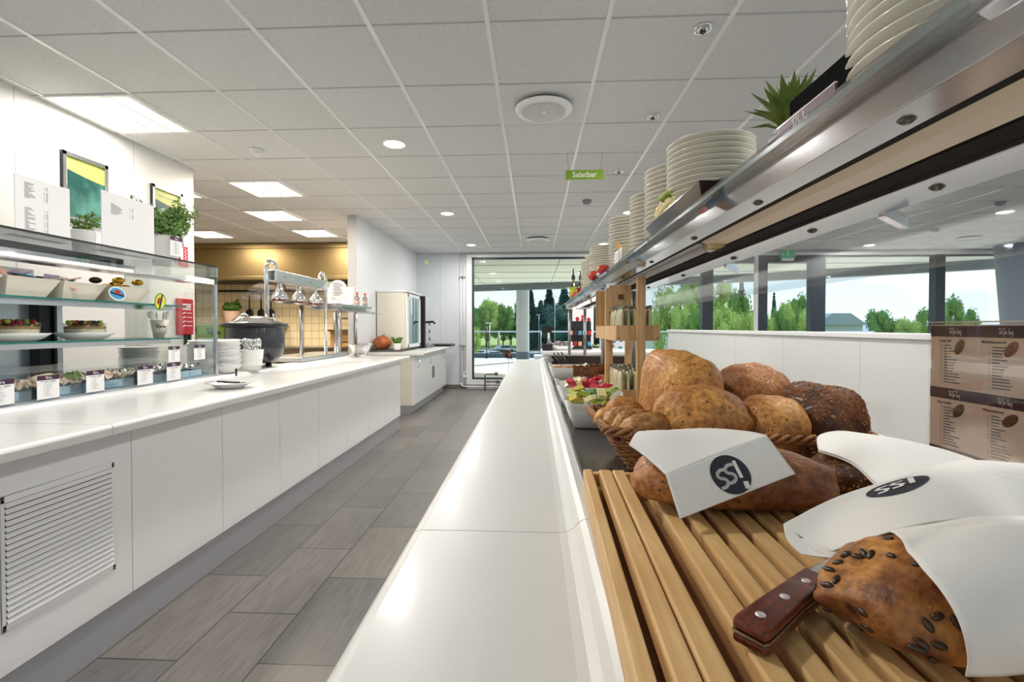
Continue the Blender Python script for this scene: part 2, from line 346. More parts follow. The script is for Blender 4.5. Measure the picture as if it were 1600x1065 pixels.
for x, y, l in ((-1.16, 3.87, 'round lit downlight nearest the camera, left of the big round air diffuser'), (-1.16, 6.25, 'round lit downlight in the middle of the ceiling, over the aisle'), (-1.16, 8.64, 'small looking round downlight close above the end window'),
                (1.27, 3.87, 'round lit downlight above the nearest tall plate stack'), (1.27, 6.3, 'round downlight partly hidden behind the second plate stack'), (1.27, 8.64, 'small looking downlight above the tomatoes, near the end window'),
                (6.2, 6.5, 'round downlight far right, below the grey smoke detector'), (6.2, 9.0, 'round downlight close above the right hand windows'), (8.7, 9.0, 'rightmost round downlight close above the leaning column'),
                (3.7, 6.3, 'round ceiling downlight hidden above the steel shelf'), (3.7, 3.87, 'round ceiling downlight above the low partition'), (6.2, 3.87, 'round ceiling downlight off to the right'),
                (-1.16, 1.4, 'round ceiling downlight over the aisle beside the camera'), (1.27, 1.4, 'round ceiling downlight above the bread'), (3.7, 1.4, 'round ceiling downlight right of the bread'), (8.7, 5.0, 'round ceiling downlight far off to the right')):
    downlight(x, y, l)
def diffuser(x, y, label):
    t = thing('air_diffuser', label, 'air vent', (x, y, CE), 0, 'round air diffusers in the ceiling')
    MB().box(-.293, .293, -.293, .293, -.006, 0).build('square_plate', mat('diffuser_plate', 'd9dad9', .5), t, bevel=.003)
    MB().lathe([(.165, -.006), (.172, -.02), (.168, -.03)], n=40).build('neck', m_blackmetal, t)
    d = MB(); d.lathe([(0, -.048), (.10, -.048), (.175, -.044), (.197, -.036), (.200, -.028), (.17, -.026), (0, -.026)], n=48)
    disc = d.build('perforated_disc', m_grid, t)
    h = MB()
    for k in range(8):
        r = .03 + k*.0165; n = 14 + k*6
        for j in range(n):
            a = 2*PI*j/n; c, s = math.cos(a), math.sin(a)
            q = [(r-.0042, -.0032), (r+.0042, -.0032), (r+.0042, .0032), (r-.0042, .0032)]
            h.add([(u*c - v*s, u*s + v*c, -.0488) for u, v in q], [(0, 1, 2, 3)])
    h.build('holes', m_blackmetal, disc)
diffuser(.067, 3.26, 'big round perforated air diffuser in a square plate, nearest the camera')
diffuser(.067, 8.06, 'small looking round air diffuser near the end window')
diffuser(7.35, 8.3, 'round air diffuser on the ceiling far to the right')
def detector(x, y, label, m=None):
    t = thing('smoke_detector', label, 'smoke detector', (x, y, CE), 0, 'smoke detectors on the ceiling'); m = m or m_white
    MB().lathe([(0, 0), (.055, 0), (.055, -.018), (.05, -.022), (0, -.022)], n=28).build('base', m, t)
    MB().lathe([(.045, -.022), (.047, -.035), (.03, -.05), (0, -.052)], n=28).build('sensor_head', m, t)
detector(-2.376, 3.94, 'white smoke detector on the ceiling left of the nearest round downlight')
detector(.636, 5.7, 'smoke detector on the ceiling below the green hanging sign', mat('grey_plastic', '8b8f94', .5))
detector(5.67, 6.0, 'grey smoke detector on the far right ceiling beside a downlight', bpy.data.materials['grey_plastic'])
detector(6.22, 7.6, 'tiny looking smoke detector above the right hand air diffuser', bpy.data.materials['grey_plastic'])
for x, y, l in ((.86, 2.46, 'chrome rimmed ceiling spot nearest the camera, upper right'), (.857, 3.456, 'small dark ceiling spot right of the big air diffuser'), (.828, 4.65, 'small dark ceiling spot right of the green hanging sign')):
    t = thing('ceiling_spot', l, 'ceiling spotlight', (x, y, CE), 0, 'small swivelling ceiling spots')
    MB().lathe([(.03, 0), (.048, -.001), (.05, -.006), (.044, -.012), (.032, -.012)], n=28).build('chrome_ring', m_chrome, t)
    MB().sphere((0, 0, -.006), .033, .033, .016).build('eyeball', m_chrome, t); MB().lathe([(0, -.0245), (.017, -.0225)], n=20).build('lens', m_black, t)
# hanging sign
t = thing('hanging_sign', 'green sign reading Salatbar hung from the ceiling on two wires', 'sign', (.443, 4.16, 2.608), 0)
sg = MB().box(-.165, .165, -.004, .004, -.041, .041).build('sign_panel', mat('sign_green', '7ea32a', .5), t)
text_mesh('Salatbar', .066, mat('sign_white', 'f2f4ea', .5), sg, basis((0, -.0046, 0), (1, 0, 0), (0, -1, 0)), bold=.0008, sx=1.02)
for s in (-1, 1): MB().tube([(s*.135, 0, .04), (s*.15, 0, .12), (s*.15, 0, CE-2.608)], .0012, 5).build('wire', m_black, t)
# emergency exit sign
t = thing('exit_sign', 'green running man exit sign over the slim white post', 'sign', (4.86, 9.25, 2.66))
e1 = MB().box(-.14, .14, -.012, .012, -.055, .075).build('sign_face', mat('exit_green', '2f9a63', .5, emit=.25), t, bevel=.004)
gz = MB(); M1 = basis((0, -.0126, 0), (1, 0, 0), (0, -1, 0)); fn = lambda x, y: M1 @ Vector((x, y, .0004))
gz.sphere((.005, -.0132, .047), .011, .002, .011)
for st in ([(0, .033), (-.012, .0)], [(0, .03), (.02, .02), (.03, .028)], [(0, .03), (-.022, .026), (-.03, .01)], [(-.012, 0), (.014, -.012), (.01, -.038)], [(-.012, 0), (-.02, -.022), (-.045, -.026)]): ribbon(gz, st, .009, fn)
ribbon(gz, [(.075, -.04), (.075, .05), (.125, .05), (.125, -.04)], .008, fn); ribbon(gz, [(-.12, .01), (-.06, .01)], .012, fn); ribbon(gz, [(-.09, .035), (-.12, .01), (-.09, -.015)], .01, fn)
gz.build('pictogram', m_paperw, e1); MB().box(-.11, .11, -.03, .03, -.115, -.062).build('lower_casing', m_white, t, bevel=.005); MB().box(-.015, .015, -.015, .015, .07, .137).build('bracket', m_white, t)
tag(MB().box(-.16, .16, -.02, .02, -.01, .01).box(-.012, .012, -.012, .012, .01, .127).build('fixed_arm', m_white, loc=(4.38, 9.2, 2.66)), 'white horizontal bracket on the ceiling beside the exit sign', 'bracket')
# small glowing sign at the back left corner
t = thing('wall_marker', 'small yellow green luminous marker hung in the far left corner', 'sign', (-2.1, 9.1, 2.56)); MB().box(-.03, .03, -.004, .004, -.045, .03).build('marker_plate', mat('luminous', 'd3e08a', .5), t); MB().tube([(0, 0, .03), (0, 0, CE-2.56)], .0015, 5).build('wire', m_black, t)

# ------------------------------------------------------------------ outdoors
m_conc = mat('pale_terrace', 'e6e4dd', .8, noise_s=3, c2='d8d6cf')
tag(MB().box(-30, 16, 9.8, 20.4, -.15, -.02).build('terrace_slab', m_conc), None, None, kind='structure')['label'] = 'pale terrace floor outside the windows'
gm = mat('grass_slope', '7d9a45', .9, noise_s=.3, c2='a3ad5c')
tag(MB().grid(lambda u, v: Vector((-220+440*u, 20.5+380*v, -3.2 + (0 if v < .05 else -1.0 + 4.6*max(0, v-.15)**1.3))), 20, 30).build('grassy_ground', gm), None, None, kind='structure')['label'] = 'grass beyond the terrace'
def gz_(y):
    v = (y-20.5)/380; return -3.2 + (0 if v < .05 else -1.0 + 4.6*max(0, v-.15)**1.3)
rd = MB()
def road(pts, w, dz=.06):
    def fn(u, v):
        k = u*(len(pts)-1); i = min(int(k), len(pts)-2); f = k-i; a = Vector(pts[i]); b = Vector(pts[i+1]); p = a.lerp(b, f)
        d = (b-a).normalized(); n = Vector((-d.y, d.x)); q = p + n*(v-.5)*w; return Vector((q.x, q.y, gz_(q.y)+dz))
    rd.grid(fn, 60, 2)
road([(-30, 30), (-12, 42), (-9, 60), (-3, 90), (8, 108), (40, 116), (90, 120)], 9, .25)
road([(-70, 96), (-40, 100), (-10, 104), (8, 110)], 7, .3)
tag(rd.build('road', mat('asphalt', 'b2b1b0', .85)), 'grey road curving away beyond the terrace railing', 'road')
t = thing('terrace_railing', 'glass terrace railing with pale top rail beyond the end window', 'railing', (0, 20, 0))
MB().box(-18, 14, -.03, .03, 1.06, 1.12).build('top_rail', mat('pale_rail', 'c9d2d6', .4), t)
MB().box(-18, 14, -.15, .15, -.02, .17).build('kerb', mat('slate_kerb', '59666e', .6), t)
MB().box(-18, 14, -.006, .006, .17, 1.06).build('glass_panel', m_winglass, t)
for k in range(-9, 8): MB().tube([(k*1.8+.3, 0, .1), (k*1.8+.3, 0, 1.07)], .022, 8).build('post', m_steel, t)
t = thing('terrace_column', 'round pale grey column with dark foot outside the end window', 'column', (-.42, 17.6, 0))
MB().lathe([(.245, .36), (.245, 2.85)], n=36).build('shaft', mat('column_grey', 'b9bab8', .6), t); MB().lathe([(.247, -.02), (.247, .36)], n=36).build('painted_foot', mat('column_foot', '5d6b78', .6), t)
# roof overhang over the terrace
so_m = seams(seams(mat('soffit', 'eef0e2', .7), 1, period=1.55, off=10.3, w=.07, dark=.35), 0, period=2.4, off=.6, w=.012, dark=.4)
edge = [(-18, 18.9), (-6, 18.3), (-2.3, 17.7), (2.3, 16.2), (6, 14.6), (9.5, 12.4), (13, 9.8), (-18, 9.8)]
tag(MB().prism([(a, b) for a, b in edge], 2.84, 3.1, axis='z').build('roof_overhang', so_m), None, None, kind='structure')['label'] = 'pale panelled roof overhang over the terrace'
eb = MB()
for (a, b), (c, d) in zip(edge[:6], edge[1:7]): eb.add([(a, b, 2.62), (c, d, 2.62), (c, d, 3.2), (a, b, 3.2), (a, b-.35, 2.62), (c, d-.35, 2.62), (c, d-.35, 3.2), (a, b-.35, 3.2)], [(0, 1, 2, 3), (4, 5, 6, 7), (0, 1, 5, 4), (3, 2, 6, 7)])
tag(eb.build('roof_edge_beam', mat('beam_grey', '6a7376', .6)), None, None, kind='structure')['label'] = 'dark grey beam along the edge of the overhang'
tag(MB().box(0, 2.1, 16.2, 17.3, -.02, .28).box(.3, 1.9, 16.1, 16.4, .28, .5).build('terrace_bench', mat('bench_white', 'd7dde2', .6), bevel=.02), 'pale blue white block bench on the terrace right of the column', 'bench')
# trees
rng = random.Random(5)
def leafcards(mb, c, r, n, size, squash=1, mi=0, rn=rng):
    for _ in range(n):
        d = Vector((rn.gauss(0, 1), rn.gauss(0, 1), rn.gauss(0, 1))).normalized(); p = Vector(c) + Vector((d.x*r, d.y*r, d.z*r*squash))*(rn.random()**.35)
        a = Vector((rn.gauss(0, 1), rn.gauss(0, 1), rn.gauss(0, 1))).normalized(); b = a.cross(d if abs(a.dot(d)) < .95 else Vector((1, 0, 0))).normalized(); s = size*(.6+.8*rn.random())
        mb.add([p-a*s*.6, p+b*s*.35, p+a*s*.6, p-b*s*.35], [(0, 1, 2, 3)], mi)
tree_m = [mat('foliage_light', 'b9c96e', .8, noise_s=.35, c2='8fac50'), mat('foliage_mid', '7fa04c', .8, noise_s=.4, c2='5a8438'), mat('foliage_dark', '2c5040', .85, noise_s=.5, c2='1d3b30'), mat('foliage_blue', '3d6a5c', .85, noise_s=.5, c2='2c5245')]
m_bark = mat('bark', '5b4634', .9)
def decid_mesh(seed):
    rn = random.Random(seed); mb = MB()
    for k in range(16):
        a = rn.random()*2*PI; h = .35 + .6*rn.random(); rad = (.34 - .25*abs(h-.58))*rn.random()**.5
        leafcards(mb, (rad*math.cos(a), rad*math.sin(a), h), .13+.06*rn.random(), 260, .035, .85, 0, rn)
        mb.sphere((rad*math.cos(a), rad*math.sin(a), h), .10, n=8, m=6)
    return mb.mesh('crown', tree_m[0])
def conif_mesh(seed):
    rn = random.Random(seed); mb = MB()
    for k in range(26):
        h = .1 + .88*k/25; r = .2*(1-h)**.75 + .012
        for j in range(int(10+26*r/.2)):
            a = rn.random()*2*PI; rr = r*(.75+.4*rn.random()); p0 = Vector((0, 0, h+.02)); p1 = Vector((rr*math.cos(a), rr*math.sin(a), h-.03-.05*rr)); n = Vector((-math.sin(a), math.cos(a), 0))*(.018+.02*rn.random())
            mb.add([p0, p0.lerp(p1, .6)+n, p1, p0.lerp(p1, .6)-n], [(0, 1, 2, 3)]); mb.add([p0, p0.lerp(p1, .6)+Vector((0, 0, .018)), p1, p0.lerp(p1, .6)-Vector((0, 0, .02))], [(0, 1, 2, 3)])
    return mb.mesh('crown', tree_m[2])
DM = [decid_mesh(s) for s in (1, 2, 3)]; CM = [conif_mesh(s) for s in (4, 5)]
trunk_me = MB().tube([(0, 0, 0), (.01, 0, .4), (0, .01, .85)], .022, 8, r2=.006).mesh('trunk', m_bark)
def tree(kind, x, y, h, w, mi, label, group, base=None):
    t = thing('conifer_tree' if kind == 'c' else 'leafy_tree', label, 'tree', (x, y, gz_(y) if base is None else base), rng.random()*6, group)
    me = (CM if kind == 'c' else DM)[rng.randrange(2)]
    c = bpy.data.objects.new('crown', me); C.objects.link(c); c.parent = t; c.scale = (w, w, h); c.material_slots[0].link = 'OBJECT'; c.material_slots[0].material = tree_m[mi]
    k = bpy.data.objects.new('trunk', trunk_me); C.objects.link(k); k.parent = t; k.scale = (h*.8, h*.8, h)
def at(px, py, Y):   # place of a point seen in the photograph at distance Y, from the surveyed camera
    u = (px-800)/732.5; yaw = .0467
    X = Y*(u*math.cos(yaw)-math.sin(yaw))/(math.cos(yaw)+u*math.sin(yaw)); d = -X*math.sin(yaw)+Y*math.cos(yaw); v = -(py-523)/732.5
    return X, 1.27 + d*(v-.016)
def trees(lst, group):
    for kind, px, top, Y, wpx, mi, lab in lst:
        X, zt = at(px, top, Y); b = gz_(Y) - .3; h = zt-b; w = wpx/732.5*Y/(.9 if kind == 'd' else .42); tree(kind, X, Y, h/.98, w, mi, lab, group, b)
trees([('d', 745, 484, 110, 40, 1, 'leafy tree at the left edge of the end window, beyond the road'), ('d', 764, 470, 112, 44, 0, 'pale green leafy tree beyond the road, second from the window edge'), ('d', 786, 477, 114, 40, 1, 'leafy tree beyond the road just left of the round terrace column'),
       ('d', 740, 512, 60, 26, 0, 'low light green bush at the left edge of the end window'), ('d', 815, 474, 118, 30, 1, 'leafy tree just right of the round terrace column'),
       ('c', 829, 445, 120, 34, 2, 'tall pointed conifer right of the round terrace column'), ('c', 858, 446, 122, 50, 2, 'broad dark conifer, second to the right of the terrace column'), ('c', 882, 440, 118, 52, 3, 'tall bluish conifer seen just left of the far plate stack'),
       ('c', 845, 470, 105, 50, 3, 'lower bluish conifer in front of the dark pair'), ('d', 868, 480, 100, 60, 3, 'dark bluish leafy tree low beneath the conifers'), ('c', 905, 446, 120, 52, 2, 'dark conifer behind the far steel shelf posts'), ('c', 925, 442, 125, 50, 3, 'conifer behind the bottle and tomatoes'), ('d', 900, 490, 100, 60, 3, 'dark tree behind the red and white poster'),
       ('d', 950, 470, 110, 60, 2, 'dark tree half hidden by the near shelf posts'), ('d', 985, 465, 110, 60, 3, 'dark tree behind the wooden rack')], 'trees beyond the road')
trees([('d', 1045, 452, 55, 60, 0, 'pale leafy tree right of the wooden rack through the glass guard'), ('d', 1085, 432, 60, 70, 0, 'large pale leafy tree behind the first dark window post on the right'), ('d', 1125, 440, 62, 60, 0, 'pale leafy tree between the first two dark window posts'), ('d', 1150, 460, 50, 50, 1, 'mid green leafy tree between the first two dark window posts'),
       ('c', 1158, 425, 75, 26, 2, 'pointed conifer rising behind the trees in the second window'), ('c', 1209, 458, 70, 22, 3, 'dark narrow conifer just right of the slim white post'), ('d', 1225, 478, 48, 36, 0, 'small pale tree in the window right of the white post'), ('d', 1252, 464, 50, 46, 1, 'leafy tree left of the widest dark window post'),
       ('d', 1085, 490, 40, 50, 1, 'low green tree beside the grey roofed house'), ('d', 1170, 492, 40, 50, 0, 'low pale bush in the second right hand window'), ('d', 1125, 488, 38, 60, 0, 'low pale bush left of the slim white post'), ('d', 1265, 490, 42, 40, 0, 'low bush beside the widest dark window post'),
       ('d', 1375, 489, 60, 56, 1, 'round green tree low in the wide right hand window'), ('d', 1415, 500, 58, 50, 0, 'low pale tree between the two round trees in the wide window'), ('d', 1445, 486, 60, 46, 1, 'round green tree left of the narrow right hand window post'),
       ('d', 1487, 468, 50, 44, 1, 'tree in the window between the narrow post and leaning column'), ('d', 1512, 487, 52, 36, 1, 'lower tree just left of the leaning column'), ('d', 1597, 500, 50, 20, 1, 'tree at the right edge beyond the leaning column')], 'trees outside the right hand windows')
trees([('d', 742+19*k, 482+(k*7) % 9 - (8 if k > 4 else 0), 135, 34, 3 if k > 3 else 1, 'tree in the dense back row beyond the road, %s from the left' % ['first', 'second', 'third', 'fourth', 'fifth', 'sixth', 'seventh', 'eighth', 'ninth', 'tenth', 'eleventh', 'twelfth'][k]) for k in range(12)], 'dense back row of trees')
trees([('d', 740+19*k, 500+(k*5) % 7, 124, 34, 3 if k > 3 else 1, 'low bush at the foot of the trees beyond the road, %s from the left' % ['first', 'second', 'third', 'fourth', 'fifth', 'sixth', 'seventh', 'eighth', 'ninth', 'tenth', 'eleventh', 'twelfth'][k]) for k in range(12)], 'low bushes beyond the road')
trees([('d', 1070+21*k, 486+(k*5) % 11, 44+k % 3, 34, k % 2, 'low bush along the right hand windows, %s from the left' % ['first', 'second', 'third', 'fourth', 'fifth', 'sixth', 'seventh', 'eighth', 'ninth', 'tenth'][k]) for k in range(10)], 'low bushes outside the right hand windows')
for px, lab in ((1048, 'white house with a reddish brown roof beyond the low partition'), (1312, 'pale grey gabled roof low in the wide right hand window')):
    X, z = at(px, 503 if px < 1100 else 500, 70); t = thing('house', lab, 'house', (X, 70, -4)); hw = 3.6 if px < 1100 else 3.2
    MB().box(-hw, hw, 0, 7, 0, z+4-.6).build('walls', m_wall if px < 1100 else mat('house_grey', 'aeb6bb', .8), t)
    MB().prism([(-hw-.5, z+4-.7), (hw+.5, z+4-.7), (hw*.4, z+4+1.0), (-hw*.4, z+4+1.0)], -.4, 7.4).build('roof', mat('roof_tiles', '8d6f66' if px < 1100 else '9aa5ad', .8), t)
    if px < 1100:
        for q in (-2.2, 0, 2.2): MB().box(q-.5, q+.5, -.05, 0, z+4-2.2, z+4-1.1).build('window', m_frame, t)
tag(MB().grid(lambda u, v: Vector((-500+1400*u, 640+60*v, -8 + v*(14+8*noise.noise(Vector((u*9, 0, 3)))))), 80, 6).build('distant_hills', mat('blue_hills', '6f8fb0', .9)), None, None, kind='structure')['label'] = 'blue hills on the horizon'
# street furniture
for px, top, Y, lab in ((765, 505, 60, 'tall street lamp pole left of the terrace column'), (815, 496, 60, 'street lamp with pale head just right of the terrace column'), (842, 492, 95, 'distant street lamp pole in front of the conifers'), (867, 463, 80, 'tall thin street lamp pole in front of the bluish trees')):
    X, z = at(px, top, Y); b = gz_(Y); t = thing('street_lamp', lab, 'street lamp', (X, Y, b)); MB().tube([(0, 0, 0), (0, 0, z-b)], .07, 8, r2=.05).build('pole', m_steel, t); MB().box(-.5, .3, -.12, .12, z-b-.02, z-b+.1).build('lamp_head', m_white, t, bevel=.03)
for px, Y, c, lab in ((771, 74, 'd9dde2', 'white car driving on the road'), (780, 80, '2f3640', 'dark car on the road behind the white car'), (788, 96, 'b9bfc6', 'silver car furthest away on the road')):
    X, z = at(px, 525, Y); t = thing('car', lab, 'car', (X, Y, gz_(Y)+.3), .5, 'cars on the road')
    MB().prism([(-2.1, .3), (2.1, .3), (2.15, .75), (1.3, .9), (.7, 1.4), (-1.2, 1.4), (-1.9, .95), (-2.1, .8)], -.85, .85).build('body', mat('car_paint', c, .3), t, bevel=.06)
    MB().prism([(-1.1, .95), (1.15, .95), (.65, 1.34), (-1.1, 1.34)], -.87, .87).build('side_windows', m_black, t)
    for a in (-1.3, 1.3):
        for s in (-1, 1): MB().tube([(a, s*.72, .32), (a, s*.9, .32)], .32, 16).build('wheel', m_black, t)
for px, lab in ((762, 'dark steel post bolted to the railing, left of the column'), (818, 'dark steel post bolted to the railing, right of the column')):
    X, z = at(px, 520, 19.9); tag(MB().tube([(0, 0, -.02), (0, 0, 1.3)], .02, 8).lathe([(.09, 0), (.09, .04), (0, .05)]).lathe([(0, .9), (.06, .93), (.06, .97), (0, 1)]).build('bollard_post', m_blackmetal, loc=(X, 19.5, 0)), lab, 'post')
# ------------------------------------------------------------------ left serving counter
XP = -1.675
joints = [-.41, .16, .73, 1.30, 1.869, 2.439, 3.011, 3.573, 4.124, 4.678, 5.234, 5.80]
lab = {4: 'white counter cabinet with a plain door, just past the ventilation grille', 3: 'white counter cabinet with the slatted ventilation grille, nearest the camera', 10: 'white counter cabinet at the far end of the serving counter', 9: 'white counter cabinet, second from the far end of the serving counter'}
words = {5: 'third visible', 6: 'fourth visible', 7: 'fifth visible', 8: 'sixth visible', 2: 'just before the grilled one', 1: 'out of view before the grilled one', 0: 'furthest out of view beside the camera'}
grille_slats = None
for i, (a, b) in enumerate(zip(joints[:-1], joints[1:])):
    t = thing('counter_cabinet', lab.get(i, 'plain white counter cabinet of the serving counter, %s' % words.get(i, '')), 'cabinet', (XP, a, 0), 0, 'white cabinets under the left serving counter')
    w = b-a
    MB().box(-1.1, -.02, 0.002, w-.002, .165, .868).build('cabinet_body', m_white, t)
    MB().box(-.02, 0, .0015, w-.0015, .165, .868).build('front_panel', m_white, t, bevel=.0012)
    MB().box(-1.05, -.012, 0, w, 0, .165).build('plinth', m_plinth, t)
    if i == 3:
        g = MB(); y0, y1, z0, z1 = .085, .485, .305, .735
        for q in ((y0-.4+.4, y1, z1-.022, z1), (y0, y1, z0, z0+.022), (y0, y0+.012, z0, z1), (y1-.012, y1, z0, z1)): g.box(0, .004, q[0], q[1], q[2], q[3])
        gr = g.build('ventilation_grille', m_white, t, bevel=.001)
        MB().box(.0003, .0012, y0+.01, y1-.01, z0+.02, z1-.02).build('dark_backing', m_black, gr)
        for k in range(20):
            z = z0+.024+k*.0194
            MB().prism([(.0015, z+.0135), (.0095, z+.004), (.0105, z), (.0095, z+.0005), (.0015, z+.011)], y0+.011, y1-.011).build('slat', m_wall, gr)
        for yy in (y0+.006, y1-.006):
            for zz in (z0+.008, z1-.008): MB().tube([(.003, yy, zz), (.006, yy, zz)], .004, 10).build('screw', m_darksteel, gr)
def nose(xf, zt, zb, r, sgn):   # rounded front edge: from underside to top
    return [(xf-sgn*r*(1-math.cos(a))*1.0 if False else xf - sgn*(r - r*math.cos(a)), zt - r + r*math.sin(a)) for a in [i*PI/2/6 for i in range(7)]]
def wtop(y0, y1, name, label):
    pr = [(-1.60, .868), (-1.565, .870)] + nose(-1.56, .91, .87, .014, 1) + [(-2.125, .910), (-2.145, .912), (-2.158, .920), (-2.166, .932), (-2.178, .938), (-2.30, .938), (-2.30, .868)]
    o = MB().prism(pr, y0, y1).build(name, m_worktop); tag(o, label, 'worktop', 'sections of the left tray rail worktop'); return o
wtop(-.6, 1.663, 'worktop', 'nearest section of the white tray rail worktop, above the ventilation grille')
wtop(1.666, 5.86, 'worktop', 'long white tray rail worktop section with a small plate standing on it')
tag(MB().box(-2.98, -2.301, -.6, 5.8, .868, .93).build('counter_top_back', m_steel, bevel=.003), 'steel counter top behind the white rail, under the glass case and soup kettle', 'worktop')
# ------------------------------------------------------------------ glass display case
t = thing('display_case', 'glass display case with lit top and two glass shelves on the left counter', 'display case', (0, 0, 0)); CASE = t
xb, y0, y1, zb, zt = -2.86, .9, 3.157, .94, 1.684
MB().box(-2.206, -2.200, y0, y1, 1.565, zt).build('front_fascia_glass', glassmat('fascia_glass', (.98, .99, 1), .05, boost=.25), t)
MB().box(xb, -2.200, y0, y1, zt, zt+.008).build('top_glass', glassmat('top_glass', (.96, .98, .99), .05, boost=.4), t)
MB().box(-2.199, -2.196, y0, y1+.001, zt-.001, zt+.009).build('top_edge', m_black, t)
MB().box(-2.206, -2.200, y0, y1, .94, 1.10).build('front_low_glass', glassmat('low_glass', (.98, 1, 1), .02, boost=.12), t)
MB().box(xb, -2.2, y1-.006, y1, .94, zt).build('end_glass', m_glass, t)
for z, ye, nm in ((1.41, 2.95, 'upper'), (1.205, 2.93, 'lower')):
    s_ = MB().box(xb+.04, -2.262, y0, ye, z-.009, z).build('glass_shelf', glassmat('shelf_glass_'+nm, (.82, .93, .9), .16), t)
    MB().box(-2.262, -2.259, y0, ye+.002, z-.009, z).build('shelf_edge', m_gedge, s_)
    MB().box(-2.33, -2.31, y0, ye-.05, z-.035, z-.0095).build('shelf_rail', m_alu, s_)
MB().box(-2.217, -2.203, y1-.012, y1+.012, .938, 1.684).build('corner_post', m_alu, t)
MB().box(-2.2005, -2.196, y1-.075, y1+.015, 1.565, 1.684).build('corner_plate', m_glass, t)
lt = MB().box(-2.46, -2.40, y0, 2.72, 1.60, 1.635).build('light_strip', m_alu, t)
MB().box(-2.405, -2.392, y0, 2.70, 1.598, 1.612).build('led_row', mat('led_glow', 'ffe3b0', .5, emit=3.0), lt)
MB().box(-2.60, -2.47, y0, 2.72, 1.62, 1.68).build('light_housing', m_blackmetal, t)
MB().box(-2.33, -2.22, y0, 3.0, 1.565, 1.572).build('reflector_sheet', m_alu, t)
MB().box(-2.215, -2.207, 2.9, y1-.014, 1.566, 1.60).build('lit_end_strip', m_lightpanel, t)
bk = MB().box(-2.88, -2.862, y0, 2.56, .94, 1.60)
bk.build('sliding_back_panel', mat('mirror_back', 'dfe7ee', .22, .55), t)
MB().box(-2.86, -2.80, 2.53, 2.60, .94, 1.56).box(-2.80, -2.785, 2.60, 2.615, .94, 1.56).build('back_post', m_blackmetal, t)
MB().box(-2.84, -2.82, 2.62, 2.68, .94, 1.56).build('steel_back_post', m_alu, t)
MB().box(-2.80, -2.24, y0, 3.12, .938, .946).build('tray_bed', mat('blue_steel', 'a9c3d8', .25, 1), t)
# trays with food in the case
def foil_mesh(lx, ly, h, seed, amp=.02):
    rn = random.Random(seed)
    return MB().grid(lambda u, v: Vector(((u-.5)*lx, (v-.5)*ly, h + amp*noise.noise(Vector((u*9+seed, v*9, seed*1.7))) + amp*.6*noise.noise(Vector((u*25, v*25+seed, 2))))), 40, 30, smooth=False)
m_foil = mat('crumpled_foil', 'd8d5d0', .18, 1); m_wrap = mat('meat_salad', 'c9a48c', .5, noise_s=30, c2='e6d6c0', coat=.5); m_egg = mat('boiled_egg', 'efe3bc', .35, coat=.3)
tr_lab = [('sandwich_tray', 1.86, 'steel tray of wrapped pink ham slices, leftmost in the glass case', 'w'), ('sandwich_tray', 2.13, 'steel tray of ham and two egg halves with green chives, behind the third label', 'w'), ('sandwich_tray', 2.40, 'steel tray of shredded pale topping under crumpled foil, middle of the case', 'w'), ('sandwich_tray', 2.66, 'steel tray under clear crumpled wrap, between the last two low labels', 'f'), ('sandwich_tray', 2.93, 'steel tray covered in shiny crumpled foil by the case end post', 'f')]
for k, (nm, y, lb, ty) in enumerate(tr_lab):
    t = thing(nm, lb, 'food tray', (-2.36, y, .9465), 0, 'food trays at the bottom of the glass case')
    b = MB().box(-.125, .125, -.125, .125, 0, .004)
    for q in ((-.125, -.121, -.125, .125), (.121, .125, -.125, .125), (-.125, .125, -.125, -.121), (-.125, .125, .121, .125)): b.box(*q, 0, .045)
    b.build('steel_tray', mat('tray_steel', 'a5c6dd', .2, 1) if k == 0 else bpy.data.materials['tray_steel'], t)
    foil_mesh(.235, .235, .066, k+3, .032).build('filling', m_wrap if ty == 'w' else m_foil, t)
    if k in (0, 1):
        e = MB()
        for q in range(3): e.sphere((.07-.03*q, -.07+.05*q, .083), .028, .024, .02)
        e.build('egg_halves', m_egg, t)
    if k == 1: 
        cmb = MB(); leafcards(cmb, (.08, .08, .085), .04, 90, .02, .5); cmb.build('chives', m_herb, t)
t = thing('glass_bowl', 'clear bowl with dark berries behind the food trays on the left', 'bowl', (-2.66, 1.98, .947))
MB().lathe([(.05, 0), (.09, .03), (.12, .085), (.117, .085), (.086, .032), (0, .006)], n=32).build('bowl', glassmat('bowl_glass', (.8, .74, .7), .15), t)
be = MB(); rng2 = random.Random(2)
for _ in range(40):
    a = rng2.random()*6.3; r = .1*rng2.random()**.5; be.sphere((r*math.cos(a), r*math.sin(a), .082+.01*rng2.random()), .012, n=8, m=6)
tag(be.build('berries', mat('dark_berry', '2c2230', .3), t), None, None, kind='stuff')
